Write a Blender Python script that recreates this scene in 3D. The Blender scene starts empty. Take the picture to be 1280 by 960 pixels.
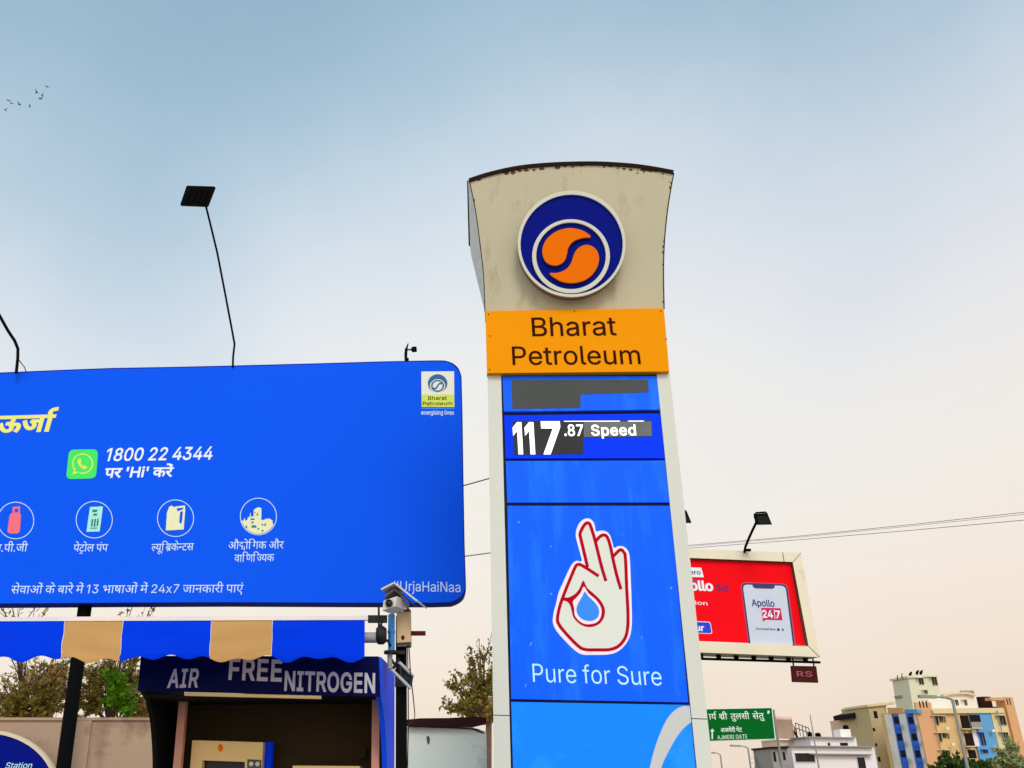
import bpy, bmesh, math, random
from mathutils import Vector, Matrix
from mathutils.geometry import tessellate_polygon, delaunay_2d_cdt
random.seed(7)
SC = bpy.context.scene
COL = SC.collection
R = math.radians

# ------------------------------------------------------------------ camera
FPX, PPX, PPY = 1152.0, 500.0, 480.0          # focal length and optical centre, in photo pixels (1280 x 960)
PITCH = R(23.33)
EYE = Vector((0, 0, 1.6))
cam_d = bpy.data.cameras.new("camera")
cam = bpy.data.objects.new("camera", cam_d)
COL.objects.link(cam)
cam.location = EYE
cam.rotation_euler = (math.pi / 2 + PITCH, 0, 0)
cam_d.sensor_fit = 'HORIZONTAL'
cam_d.sensor_width = 36
cam_d.lens = FPX / 1280 * 36
cam_d.shift_x = (640 - PPX) / 1280
cam_d.clip_start = 0.05
cam_d.clip_end = 6000
SC.camera = cam

# ------------------------------------------------------------------ sky and sun
SUN_EL, SUN_AZ = R(42), R(171)                # azimuth clockwise from +Y (north): behind the camera, to its right
sun_dir = Vector((math.sin(SUN_AZ) * math.cos(SUN_EL), math.cos(SUN_AZ) * math.cos(SUN_EL), math.sin(SUN_EL)))
wd = bpy.data.worlds.new("World")
SC.world = wd
wd.use_nodes = True
nt = wd.node_tree
nt.nodes.clear()
def nn(tree, t, **kw):
    n = tree.nodes.new(t)
    for k, v in kw.items():
        setattr(n, k, v)
    return n
def s2l(c):
    return tuple((x / 12.92 if x <= .04045 else ((x + .055) / 1.055) ** 2.4) for x in (v / 255 for v in c))
out = nn(nt, 'ShaderNodeOutputWorld')
bg = nn(nt, 'ShaderNodeBackground')
bg.inputs[1].default_value = 1.0
sky = nn(nt, 'ShaderNodeTexSky', sky_type='NISHITA', sun_disc=False)
sky.sun_elevation = SUN_EL
sky.sun_rotation = SUN_AZ
sky.dust_density = 5
tc = nn(nt, 'ShaderNodeTexCoord')
sep = nn(nt, 'ShaderNodeSeparateXYZ')
nt.links.new(tc.outputs['Generated'], sep.inputs[0])
ramp = nn(nt, 'ShaderNodeValToRGB')
ramp.color_ramp.interpolation = 'B_SPLINE'
STOPS = [(0.00, (247, 230, 210)), (0.07, (253, 239, 221)), (0.17, (252, 245, 233)), (0.28, (247, 247, 243)), (0.36, (237, 241, 245)),
         (0.44, (220, 231, 240)), (0.51, (202, 221, 235)), (0.58, (180, 206, 225)), (0.66, (162, 192, 213)), (0.78, (148, 179, 202)), (1.0, (138, 166, 188))]
er = ramp.color_ramp.elements
while len(er) > 1:
    er.remove(er[-1])
for i, (p, c) in enumerate(STOPS):
    e = er[0] if i == 0 else er.new(p)
    e.position = p
    e.color = (*s2l(c), 1)
# haze and thin cloud: broad noise that bends the elevation a little
nz = nn(nt, 'ShaderNodeTexNoise')
nz.inputs['Scale'].default_value = 2.2
nz.inputs['Detail'].default_value = 6
nz.inputs['Roughness'].default_value = .55
nt.links.new(tc.outputs['Generated'], nz.inputs['Vector'])
mz = nn(nt, 'ShaderNodeMath', operation='MULTIPLY_ADD')
mz.inputs[1].default_value = 0.22
mz.inputs[2].default_value = -0.11
nt.links.new(nz.outputs['Fac'], mz.inputs[0])
az = nn(nt, 'ShaderNodeMath', operation='ADD')
nt.links.new(sep.outputs['Z'], az.inputs[0])
nt.links.new(mz.outputs[0], az.inputs[1])
xs = nn(nt, 'ShaderNodeMath', operation='MAXIMUM')
xs.inputs[1].default_value = 0
nt.links.new(sep.outputs['X'], xs.inputs[0])
xm = nn(nt, 'ShaderNodeMath', operation='MULTIPLY_ADD')
xm.inputs[1].default_value = -0.12
nt.links.new(xs.outputs[0], xm.inputs[0])
# a pale halo round the pylon, painted into the sky colour
vd = nn(nt, 'ShaderNodeVectorMath', operation='DOT_PRODUCT')
vd.inputs[1].default_value = Vector((.10, .84, .53)).normalized()
nt.links.new(tc.outputs['Generated'], vd.inputs[0])
vm = nn(nt, 'ShaderNodeMapRange', interpolation_type='SMOOTHSTEP')
vm.inputs['From Min'].default_value = 0.925
vm.inputs['From Max'].default_value = 1.0
vm.inputs['To Min'].default_value = 0.0
vm.inputs['To Max'].default_value = -0.10
nt.links.new(vd.outputs['Value'], vm.inputs['Value'])
va = nn(nt, 'ShaderNodeMath', operation='ADD')
nt.links.new(az.outputs[0], va.inputs[0])
nt.links.new(vm.outputs[0], va.inputs[1])
nt.links.new(va.outputs[0], xm.inputs[2])
nt.links.new(xm.outputs[0], ramp.inputs[0])
# duller, pinker sky towards the right (east)
mr = nn(nt, 'ShaderNodeMapRange')
mr.inputs['From Min'].default_value = 0.05
mr.inputs['From Max'].default_value = 0.62
nt.links.new(sep.outputs['X'], mr.inputs['Value'])
tint = nn(nt, 'ShaderNodeMix', data_type='RGBA', blend_type='MULTIPLY')
nt.links.new(mr.outputs[0], tint.inputs['Factor'])
nt.links.new(ramp.outputs[0], tint.inputs['A'])
tint.inputs['B'].default_value = (0.985, 0.955, 0.95, 1)
# the physical sky contributes a share
sc_ = nn(nt, 'ShaderNodeVectorMath', operation='SCALE')
sc_.inputs['Scale'].default_value = 0.10
nt.links.new(sky.outputs[0], sc_.inputs[0])
mixs = nn(nt, 'ShaderNodeMix', data_type='RGBA')
mixs.inputs['Factor'].default_value = 0.92
nt.links.new(sc_.outputs[0], mixs.inputs['A'])
nt.links.new(tint.outputs['Result'], mixs.inputs['B'])
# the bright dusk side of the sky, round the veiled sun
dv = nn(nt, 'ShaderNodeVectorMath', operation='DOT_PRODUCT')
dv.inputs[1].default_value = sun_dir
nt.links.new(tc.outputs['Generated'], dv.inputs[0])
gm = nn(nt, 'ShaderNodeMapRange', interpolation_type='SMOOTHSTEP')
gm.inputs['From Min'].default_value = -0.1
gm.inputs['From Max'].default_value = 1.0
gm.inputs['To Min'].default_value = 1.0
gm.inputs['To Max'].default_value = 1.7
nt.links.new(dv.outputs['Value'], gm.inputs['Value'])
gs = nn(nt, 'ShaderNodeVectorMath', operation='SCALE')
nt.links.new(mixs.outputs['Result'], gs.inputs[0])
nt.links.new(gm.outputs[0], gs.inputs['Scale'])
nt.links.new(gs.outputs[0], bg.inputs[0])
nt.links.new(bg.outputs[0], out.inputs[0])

sl = bpy.data.lights.new("sun", 'SUN')
sl.energy = 1.25
sl.angle = R(20)
sl.color = (1, .95, .87)
so = bpy.data.objects.new("sun", sl)
COL.objects.link(so)
so.rotation_euler = sun_dir.to_track_quat('Z', 'Y').to_euler()
so.location = sun_dir * 60

SC.view_settings.view_transform = 'Standard'
SC.view_settings.look = 'None'
SC.view_settings.exposure = 0.0
SC.view_settings.gamma = 1
SC.view_settings.use_curve_mapping = False

# ------------------------------------------------------------------ geometry helpers
FW = Vector((0, math.cos(PITCH), math.sin(PITCH)))
UP = Vector((0, -math.sin(PITCH), math.cos(PITCH)))
RT = Vector((1, 0, 0))
VPX, VPY = PPX, PPY - FPX / math.tan(PITCH)   # where plumb lines meet
def ray(px, py):
    return FW * FPX + RT * (px - PPX) - UP * (py - PPY)
def W(px, py, Y):                              # the point seen at a photo pixel, on the plane y = Y
    d = ray(px, py)
    return EYE + d * (Y / d.y)
class Plane:                                   # an upright (or leaning) surface of the place
    def __init__(s, p0, yaw=0, lean=0):
        s.p0 = p0
        a, t = R(yaw), R(lean)
        s.u = Vector((math.cos(a), math.sin(a), 0))
        h = Vector((math.sin(a), -math.cos(a), 0))
        s.n = h * math.cos(t) - Vector((0, 0, 1)) * math.sin(t)
    def P(s, px, py, off=0):
        d = ray(px, py)
        return EYE + d * ((s.p0 + s.n * off - EYE).dot(s.n) / d.dot(s.n))
def lean_x(x, yref, y):                        # a plumb line through (x, yref): where it is at y
    return VPX + (x - VPX) * (y - VPY) / (yref - VPY)
def vrect(xa, xb, y0, y1, yref=None, sl=0.0):
    yr = y0 if yref is None else yref
    xm = (xa + xb) / 2
    q = [(xa, y0), (xb, y0), (xb, y1), (xa, y1)]
    return [(lean_x(x, yr, y), y + sl * (x - xm)) for x, y in q]

class Geo:
    def __init__(s):
        s.v, s.f, s.sm = [], [], []
    def add(s, vs, fs, smooth=False):
        b = len(s.v)
        s.v += [Vector(v) for v in vs]
        s.f += [tuple(b + i for i in f) for f in fs]
        s.sm += [smooth] * len(fs)
        return s
def area2(lp):
    return sum(lp[i][0] * lp[(i + 1) % len(lp)][1] - lp[(i + 1) % len(lp)][0] * lp[i][1] for i in range(len(lp)))
def slab(g, loops, pl, off=0.0, thick=0.0, back=True):
    """a plate whose front outline is seen at these photo pixels on plane pl, `off` in front of it"""
    loops = [list(l) for l in loops if len(l) > 2]
    flat = [p for l in loops for p in l]
    tris = tessellate_polygon([[Vector((x, y, 0)) for x, y in l] for l in loops])
    fv = [pl.P(x, y, off) for x, y in flat]
    fs = []
    for t in tris:
        a, b, c = (fv[i] for i in t)
        nrm = (b - a).cross(c - a)
        if nrm.length < 1e-14:
            continue
        fs.append(tuple(t) if nrm.dot(pl.n) > 0 else tuple(reversed(t)))
    g.add(fv, fs)
    if thick > 0:
        bv = [v - pl.n * thick for v in fv]
        if back:
            g.add(bv, [tuple(reversed(t)) for t in fs])
        k = 0
        for li, l in enumerate(loops):
            n = len(l)
            o = -1 if area2(l) > 0 else 1      # pixel y runs down
            if li:
                o = o
            for i in range(n):
                j = (i + 1) % n
                q = [fv[k + i], bv[k + i], bv[k + j], fv[k + j]]
                if o < 0:
                    q = q[::-1]
                if li and False:
                    q = q[::-1]
                g.add(q, [(0, 1, 2, 3)])
            k += n
    return g
def box(g, o, ax, ay, az):
    """box from corner o and three edge vectors"""
    o, ax, ay, az = Vector(o), Vector(ax), Vector(ay), Vector(az)
    v = [o, o + ax, o + ax + ay, o + ay, o + az, o + ax + az, o + ax + ay + az, o + ay + az]
    f = [(0, 3, 2, 1), (4, 5, 6, 7), (0, 1, 5, 4), (1, 2, 6, 5), (2, 3, 7, 6), (3, 0, 4, 7)]
    if ax.cross(ay).dot(az) < 0:
        f = [tuple(reversed(q)) for q in f]
    return g.add(v, f)
def cbox(g, c, ax, ay, az):
    ax, ay, az = Vector(ax), Vector(ay), Vector(az)
    return box(g, Vector(c) - (ax + ay + az) / 2, ax, ay, az)
def tube(g, pts, r, n=8, r2=None, caps=True):
    pts = [Vector(p) for p in pts]
    rs = [r + ((r2 if r2 is not None else r) - r) * i / max(1, len(pts) - 1) for i in range(len(pts))]
    vs, fs = [], []
    prev = None
    for i, p in enumerate(pts):
        t = (pts[min(i + 1, len(pts) - 1)] - pts[max(i - 1, 0)]).normalized()
        if prev is None:
            a = t.orthogonal().normalized()
        else:
            a = (prev - t * prev.dot(t)).normalized()
        prev = a
        b = t.cross(a)
        for k in range(n):
            an = 2 * math.pi * k / n
            vs.append(p + (a * math.cos(an) + b * math.sin(an)) * rs[i])
    for i in range(len(pts) - 1):
        for k in range(n):
            k2 = (k + 1) % n
            fs.append((i * n + k, i * n + k2, (i + 1) * n + k2, (i + 1) * n + k))
    g.add(vs, fs, True)
    if caps:
        g.add([vs[k] for k in range(n)], [tuple(reversed(range(n)))])
        g.add([vs[-n + k] for k in range(n)], [tuple(range(n))])
    return g
def lathe(g, c, prof, n=20, axis=None):
    c = Vector(c)
    ax = Vector((0, 0, 1)) if axis is None else Vector(axis).normalized()
    a = ax.orthogonal().normalized()
    b = ax.cross(a)
    vs, fs = [], []
    for r, h in prof:
        for k in range(n):
            an = 2 * math.pi * k / n
            vs.append(c + ax * h + (a * math.cos(an) + b * math.sin(an)) * r)
    for i in range(len(prof) - 1):
        for k in range(n):
            k2 = (k + 1) % n
            fs.append((i * n + k, i * n + k2, (i + 1) * n + k2, (i + 1) * n + k))
    return g.add(vs, fs, True)
def smooth(pts, closed=False, n=6):
    P_ = [Vector((p[0], p[1])) for p in pts]
    N = len(P_)
    res = []
    segs = N if closed else N - 1
    for i in range(segs):
        if closed:
            a, b, c, d = P_[(i - 1) % N], P_[i], P_[(i + 1) % N], P_[(i + 2) % N]
        else:
            a, b, c, d = P_[max(i - 1, 0)], P_[i], P_[i + 1], P_[min(i + 2, N - 1)]
        for k in range(n):
            t = k / n
            q = 0.5 * ((2 * b) + (c - a) * t + (2 * a - 5 * b + 4 * c - d) * t * t + (3 * b - a - 3 * c + d) * t ** 3)
            res.append((q.x, q.y))
    if not closed:
        res.append((P_[-1].x, P_[-1].y))
    return res
def roundp(pts, r, n=5):
    """polygon with rounded corners; r one number or one per corner"""
    res = []
    N = len(pts)
    for i in range(N):
        rr = r[i] if isinstance(r, (list, tuple)) else r
        p = Vector(pts[i])
        a = (Vector(pts[i - 1]) - p)
        b = (Vector(pts[(i + 1) % N]) - p)
        if rr <= 0:
            res.append((p.x, p.y))
            continue
        d = min(rr, a.length * .49, b.length * .49)
        p0, p1 = p + a.normalized() * d, p + b.normalized() * d
        for k in range(n + 1):
            t = k / n
            q = p0 * (1 - t) ** 2 + p * 2 * t * (1 - t) + p1 * t * t
            res.append((q.x, q.y))
    return res
def ell(cx, cy, rx, ry, n=48, a0=0, a1=360, tilt=0):
    full = abs(a1 - a0) >= 360
    m = n if full else n + 1
    ct, st = math.cos(R(tilt)), math.sin(R(tilt))
    res = []
    for k in range(m):
        a = R(a0 + (a1 - a0) * k / n)
        x, y = rx * math.cos(a), ry * math.sin(a)
        res.append((cx + x * ct - y * st, cy + x * st + y * ct))
    return res
def stroke(pts, w, closed=False):
    """outline of a line of width w: [loop] open, [outer, inner] closed"""
    P_ = [Vector((p[0], p[1])) for p in pts]
    Q = [P_[0]]
    for p in P_[1:]:
        if (p - Q[-1]).length > 1e-3:
            Q.append(p)
    if closed and (Q[0] - Q[-1]).length < 1e-3:
        Q.pop()
    N = len(Q)
    Lf, Rt = [], []
    for i in range(N):
        if closed:
            d0, d1 = (Q[i] - Q[i - 1]).normalized(), (Q[(i + 1) % N] - Q[i]).normalized()
        else:
            d0 = (Q[i] - Q[i - 1]).normalized() if i else (Q[1] - Q[0]).normalized()
            d1 = (Q[i + 1] - Q[i]).normalized() if i < N - 1 else d0
        m = (d0 + d1)
        m = m.normalized() if m.length > 1e-6 else d0
        nrm = Vector((-m.y, m.x))
        k = max(.45, m.dot(d0))
        Lf.append(tuple(Q[i] + nrm * (w / 2 / k)))
        Rt.append(tuple(Q[i] - nrm * (w / 2 / k)))
    if closed:
        return [Lf, Rt] if abs(area2(Lf)) > abs(area2(Rt)) else [Rt, Lf]
    return [Lf + Rt[::-1]]

# ------------------------------------------------------------------ things, parts
def link_mesh(name, g, mat, loc):
    me = bpy.data.meshes.new(name)
    me.from_pydata([v - loc for v in g.v], [], g.f)
    me.polygons.foreach_set('use_smooth', g.sm)
    me.materials.append(mat)
    me.validate()
    me.update()
    o = bpy.data.objects.new(name, me)
    COL.objects.link(o)
    return o
class Thing:
    def __init__(s, name, label, cat, loc, group=None):
        s.loc = Vector(loc)
        s.root = bpy.data.objects.new(name, None)
        s.root.empty_display_size = .2
        s.root.location = s.loc
        COL.objects.link(s.root)
        tag(s.root, label, cat, group)
    def part(s, name, g, mat, parent=None, label=None):
        o = link_mesh(name, g, mat, s.loc)
        o.parent = parent or s.root
        if label:
            o['label'] = label
        return o
def tag(o, label=None, cat=None, group=None, kind=None):
    if label: o['label'] = label
    if cat: o['category'] = cat
    if group: o['group'] = group
    if kind: o['kind'] = kind
    return o
def single(name, g, mat, label, cat, loc, group=None):
    loc = Vector(loc)
    o = link_mesh(name, g, mat, loc)
    o.location = loc
    return tag(o, label, cat, group)
def structure(name, g, mat):
    return tag(link_mesh(name, g, mat, Vector((0, 0, 0))), kind='structure')
def base_of(p):
    return Vector((p.x, p.y, 0))

# ------------------------------------------------------------------ materials
def pm(name, rgb, rough=.6, var=.12, scale=3.0, bump=0.0, bscale=40.0, spec=.3, metal=0.0, emit=0.0, emit_rgb=None,
       stain=None, sscale=2.0, sthr=.62, stretch=None, island=0.0, trans=0.0, lin=False):
    """procedural paint: base colour broken up by noise, optional stains with their own colour, optional bump"""
    m = bpy.data.materials.new(name)
    m.use_nodes = True
    t = m.node_tree
    b = t.nodes['Principled BSDF']
    c = rgb if lin else s2l(rgb)
    tcx = nn(t, 'ShaderNodeTexCoord')
    mp = nn(t, 'ShaderNodeMapping')
    if stretch:
        mp.inputs['Scale'].default_value = stretch
    t.links.new(tcx.outputs['Object'], mp.inputs[0])
    n1 = nn(t, 'ShaderNodeTexNoise')
    n1.inputs['Scale'].default_value = scale
    n1.inputs['Detail'].default_value = 5
    t.links.new(mp.outputs[0], n1.inputs['Vector'])
    mx = nn(t, 'ShaderNodeMix', data_type='RGBA')
    mx.inputs['A'].default_value = (*(x * (1 - var) for x in c), 1)
    mx.inputs['B'].default_value = (*(min(1, x * (1 + var)) for x in c), 1)
    t.links.new(n1.outputs['Fac'], mx.inputs['Factor'])
    last = mx.outputs['Result']
    if island:
        gi = nn(t, 'ShaderNodeNewGeometry')
        mi = nn(t, 'ShaderNodeMapRange')
        mi.inputs['To Min'].default_value = 1 - island
        mi.inputs['To Max'].default_value = 1 + island
        t.links.new(gi.outputs['Random Per Island'], mi.inputs['Value'])
        vs = nn(t, 'ShaderNodeVectorMath', operation='SCALE')
        t.links.new(last, vs.inputs[0])
        t.links.new(mi.outputs[0], vs.inputs['Scale'])
        last = vs.outputs[0]
    if stain:
        n2 = nn(t, 'ShaderNodeTexNoise')
        n2.inputs['Scale'].default_value = sscale
        n2.inputs['Detail'].default_value = 8
        n2.inputs['Roughness'].default_value = .65
        t.links.new(mp.outputs[0], n2.inputs['Vector'])
        rp = nn(t, 'ShaderNodeMapRange')
        rp.inputs['From Min'].default_value = sthr
        rp.inputs['From Max'].default_value = sthr + .14
        t.links.new(n2.outputs['Fac'], rp.inputs['Value'])
        ms = nn(t, 'ShaderNodeMix', data_type='RGBA')
        t.links.new(rp.outputs[0], ms.inputs['Factor'])
        t.links.new(last, ms.inputs['A'])
        ms.inputs['B'].default_value = (*s2l(stain), 1)
        last = ms.outputs['Result']
    t.links.new(last, b.inputs['Base Color'])
    b.inputs['Roughness'].default_value = rough
    b.inputs['Specular IOR Level'].default_value = spec
    b.inputs['Metallic'].default_value = metal
    if emit:
        if emit_rgb:
            b.inputs['Emission Color'].default_value = (*s2l(emit_rgb), 1)
        else:
            t.links.new(last, b.inputs['Emission Color'])
        b.inputs['Emission Strength'].default_value = emit
    if bump:
        n3 = nn(t, 'ShaderNodeTexNoise')
        n3.inputs['Scale'].default_value = bscale
        n3.inputs['Detail'].default_value = 4
        t.links.new(mp.outputs[0], n3.inputs['Vector'])
        bp = nn(t, 'ShaderNodeBump')
        bp.inputs['Strength'].default_value = bump
        bp.inputs['Distance'].default_value = .02
        t.links.new(n3.outputs['Fac'], bp.inputs['Height'])
        t.links.new(bp.outputs[0], b.inputs['Normal'])
    if trans:
        tr = nn(t, 'ShaderNodeBsdfTranslucent')
        t.links.new(last, tr.inputs[0])
        ad = nn(t, 'ShaderNodeMixShader')
        ad.inputs[0].default_value = trans
        t.links.new(b.outputs[0], ad.inputs[1])
        t.links.new(tr.outputs[0], ad.inputs[2])
        t.links.new(ad.outputs[0], t.nodes['Material Output'].inputs[0])
    return m
M = {}
M['cream'] = pm('cream_paint', (203, 193, 163), .6, .08, 1.5, stain=(176, 162, 126), sscale=2.2, sthr=.56, spec=.08, stretch=(1.6, 1.6, .4))
M['trim'] = pm('white_cladding', (218, 217, 204), .5, .05, 1.2, stain=(194, 192, 178), sscale=1.3, sthr=.60, stretch=(1, 1, .3), spec=.12)
M['rust'] = pm('rusty_edge', (44, 30, 26), .9, .4, 8, spec=.05)
M['stain'] = pm('peeling_rust', (96, 72, 48), .9, .3, 10, spec=.05)
M['orange_board'] = pm('orange_board', (246, 152, 0), .6, .06, 1.4, spec=.04)
M['brown_ink'] = pm('brown_ink', (58, 22, 4), .7, .05, spec=.03)
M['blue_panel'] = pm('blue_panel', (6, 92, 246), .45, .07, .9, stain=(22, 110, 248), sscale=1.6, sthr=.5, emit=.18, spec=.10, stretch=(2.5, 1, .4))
M['strip'] = pm('grey_display_strip', (104, 106, 104), .3, .35, 4, spec=.25)
M['smudge'] = pm('pale_smudge', (96, 158, 255), .8, .2, 20, spec=.05)
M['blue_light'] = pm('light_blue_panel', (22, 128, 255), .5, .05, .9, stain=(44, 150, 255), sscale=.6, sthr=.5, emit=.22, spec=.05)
M['blue_frame'] = pm('blue_frame', (0, 58, 248), .5, .05, 1, spec=.05, emit=.05)
M['joint'] = pm('dark_joint', (12, 18, 50), .7)
M['disc_blue'] = pm('emblem_blue', (0, 18, 132), .5, .06, 2, spec=.05)
M['ring_white'] = pm('emblem_white', (222, 220, 202), .5, .05, 2, spec=.06)
M['ring_side'] = pm('emblem_edge', (140, 118, 96), .7, .15, 5, spec=.05)
M['swirl'] = pm('emblem_orange', (252, 118, 0), .6, .05, 3, spec=.04)
M['screen'] = pm('dark_display_glass', (64, 67, 64), .25, .3, 1.6, spec=.25)
M['screen_on'] = pm('black_display_glass', (34, 35, 38), .25, .5, 2.6, spec=.25)
M['led'] = pm('white_led', (255, 255, 255), .5, 0, emit=1.0)
M['hand_fill'] = pm('hand_cream', (230, 230, 218), .6, .04, spec=.06)
M['hand_rim'] = pm('hand_white', (250, 235, 240), .5, .02)
M['hand_red'] = pm('hand_red', (186, 4, 34), .6, .06, spec=.04)
M['drop'] = pm('drop_blue', (40, 140, 250), .4, .05)
M['ice'] = pm('pale_cyan_ink', (200, 248, 255), .5, .02)
M['arc_grey'] = pm('silver_vinyl', (205, 205, 200), .4, .06)
M['bb_face'] = pm('blue_vinyl', (12, 88, 244), .6, .14, .14, spec=.04, emit=.05, bump=.12, bscale=1.6)
M['bb_edge'] = pm('navy_edge', (0, 22, 150), .5, .05, spec=.06)
M['bb_white'] = pm('white_ink', (240, 246, 255), .5, .02)
M['bb_pale'] = pm('pale_blue_ink', (205, 228, 255), .5, .02)
M['bb_yellow'] = pm('pale_yellow_ink', (248, 236, 128), .5, .12, 12, spec=.05)
M['green'] = pm('bright_green_ink', (60, 235, 100), .5, .03)
M['lime'] = pm('lime_ink', (220, 235, 90), .5, .2, 6)
M['badge'] = pm('badge_white', (240, 236, 220), .5, .04)
M['pink'] = pm('pink_ink', (255, 110, 125), .5, .08, 14)
M['mint'] = pm('mint_ink', (170, 250, 220), .5, .25, 30)
M['mintdark'] = pm('teal_ink', (40, 120, 130), .5, .2, 30)
M['canfill'] = pm('can_cream_ink', (238, 238, 190), .5, .08, 20)
M['teal'] = pm('emblem_teal', (20, 100, 150), .5, .05)
M['black'] = pm('black_steel', (26, 26, 28), .6, .2, 12)
M['soot'] = pm('matt_black_paint', (10, 10, 12), .85, .2, 10, spec=.08)
M['lampglass'] = pm('lamp_glass', (40, 42, 46), .25, .1, spec=.2)
M['fab_blue'] = pm('blue_canvas', (0, 58, 222), .85, .2, 2.5, bump=.6, bscale=5, trans=.2, spec=.03, stretch=(.5, 1, 2))
M['fab_tan'] = pm('tan_canvas', (206, 154, 94), .9, .14, 2.5, bump=.6, bscale=5, trans=.2, spec=.03, stretch=(.5, 1, 2))
M['bar_white'] = pm('white_rail', (238, 226, 214), .5, .08, 3)
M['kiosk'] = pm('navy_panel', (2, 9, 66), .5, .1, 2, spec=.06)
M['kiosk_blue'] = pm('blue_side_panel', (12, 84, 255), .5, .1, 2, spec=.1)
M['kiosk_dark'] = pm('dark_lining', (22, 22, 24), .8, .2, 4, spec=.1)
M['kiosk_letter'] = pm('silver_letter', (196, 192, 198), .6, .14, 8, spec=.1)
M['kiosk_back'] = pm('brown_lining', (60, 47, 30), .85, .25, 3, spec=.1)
M['pinkpost'] = pm('pinkish_post', (216, 150, 128), .6, .1, 4)
M['tan_box'] = pm('tan_enamel', (246, 208, 142), .5, .08, 5, spec=.1)
M['wall_tan'] = pm('tan_plaster', (184, 154, 130), .9, .14, 1.1, bump=.3, bscale=25, stain=(136, 110, 92), sscale=1.1, sthr=.54, spec=.1)
M['wall_grey'] = pm('grey_plaster', (228, 234, 226), .9, .1, 1.6, bump=.3, bscale=25, stain=(176, 182, 176), sscale=1.4, sthr=.55, spec=.1)
M['tin'] = pm('rusty_tin', (52, 24, 26), .8, .3, 4, spec=.1)
M['signcream'] = pm('cream_rim', (226, 208, 176), .5, .06)
M['signnavy'] = pm('navy_sign', (0, 18, 128), .5, .06, spec=.05)
M['pipe_blue'] = pm('blue_pipe', (40, 130, 205), .4, .1, 6)
M['pipe_grey'] = pm('grey_pipe', (150, 150, 146), .5, .15, 8)
M['jbox'] = pm('tan_box_paint', (206, 176, 132), .6, .1, 6, stain=(120, 70, 40), sscale=9, sthr=.68)
M['cam_white'] = pm('camera_housing', (214, 202, 188), .45, .06, 6)
M['cam_dark'] = pm('camera_underside', (92, 84, 78), .6, .1, 6)
M['maroon'] = pm('maroon_steel', (74, 22, 24), .7, .15, 6, spec=.1)
M['bracket'] = pm('pale_steel', (186, 190, 190), .5, .15, 6, spec=.2)
M['red_face'] = pm('red_vinyl', (255, 12, 26), .6, .05, .5, spec=.04)
M['magenta'] = pm('magenta_ink', (205, 20, 90), .5, .04)
M['purple'] = pm('purple_ink', (110, 20, 110), .5, .04)
M['navy_ink'] = pm('navy_ink', (24, 44, 120), .5, .04)
M['btn_blue'] = pm('button_blue', (30, 60, 215), .5, .04)
M['phone_grey'] = pm('phone_screen_grey', (206, 214, 228), .45, .03)
M['phone_dark'] = pm('phone_case_navy', (60, 46, 110), .45, .05)
M['ad_frame'] = pm('cream_frame', (238, 226, 198), .45, .07, 1.2, stain=(196, 178, 140), sscale=1, sthr=.6)
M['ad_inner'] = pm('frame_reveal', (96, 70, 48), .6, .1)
M['dimpink'] = pm('dim_pink_ink', (178, 96, 106), .6, .05, spec=.05)
M['sign_green'] = pm('road_sign_green', (0, 104, 36), .5, .08, 1.2, spec=.05)
M['sign_white'] = pm('road_sign_white', (226, 246, 226), .4, .03)
M['galv'] = pm('galvanised_steel', (150, 150, 148), .5, .15, 6, metal=.4)
M['bark'] = pm('bark', (104, 82, 62), .9, .3, 9, bump=.4)
M['bark_pale'] = pm('pale_bark', (150, 122, 104), .9, .3, 9, bump=.4)
M['leaf_olive'] = pm('olive_leaves', (176, 158, 76), .8, .3, 1.5, island=.6, trans=.35, spec=.1)
M['leaf_brown'] = pm('dry_leaves', (200, 168, 96), .8, .3, 1.5, island=.6, trans=.35, spec=.1)
M['leaf_straw'] = pm('straw_leaves', (226, 196, 134), .8, .25, 1.5, island=.5, trans=.35, spec=.1)
M['leaf_green'] = pm('fresh_leaves', (120, 176, 36), .8, .25, 1.5, island=.5, trans=.4, spec=.1)
M['leaf_dark'] = pm('dark_leaves', (72, 96, 38), .8, .3, .8, island=.5, trans=.25, spec=.1)
M['leaf_pale'] = pm('pale_leaves', (156, 166, 112), .8, .3, .8, island=.4, trans=.3, spec=.1)
M['b_cream'] = pm('cream_facade', (226, 206, 160), .85, .1, .12, stain=(180, 160, 120), sscale=.16, sthr=.58)
M['b_tan'] = pm('tan_facade', (222, 184, 126), .85, .09, .12, stain=(190, 158, 108), sscale=.16, sthr=.6)
M['b_orange'] = pm('orange_facade', (222, 168, 120), .85, .09, .12, stain=(196, 140, 96), sscale=.2, sthr=.58, spec=.1)
M['b_white'] = pm('white_facade', (240, 234, 224), .85, .08, .12, stain=(204, 198, 186), sscale=.16, sthr=.58, spec=.1)
M['b_blue'] = pm('blue_facade', (104, 164, 210), .85, .1, .12, stain=(140, 184, 210), sscale=.2, sthr=.56, spec=.1)
M['b_deep'] = pm('deep_blue_facade', (62, 112, 216), .85, .12, .12, spec=.1)
M['b_olive'] = pm('olive_facade', (196, 176, 132), .85, .12, .12, stain=(136, 120, 90), sscale=.2, sthr=.54)
M['b_pale'] = pm('pale_green_facade', (222, 218, 186), .85, .1, .12, stain=(176, 170, 140), sscale=.2, sthr=.58)
M['b_dark'] = pm('dark_opening', (34, 26, 28), .8, .25, .3, spec=.1)
M['b_glass'] = pm('window_glass', (26, 26, 32), .25, .3, .3, spec=.25)
M['b_grey'] = pm('grey_facade', (156, 150, 146), .9, .15, .15, stain=(104, 100, 98), sscale=.2, sthr=.55)
M['b_peach'] = pm('peach_plaster', (226, 192, 164), .9, .1, .15)
M['b_lav'] = pm('pale_lavender_wall', (238, 230, 230), .9, .06, .1, stain=(206, 200, 200), sscale=.15, sthr=.58, spec=.1)
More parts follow.
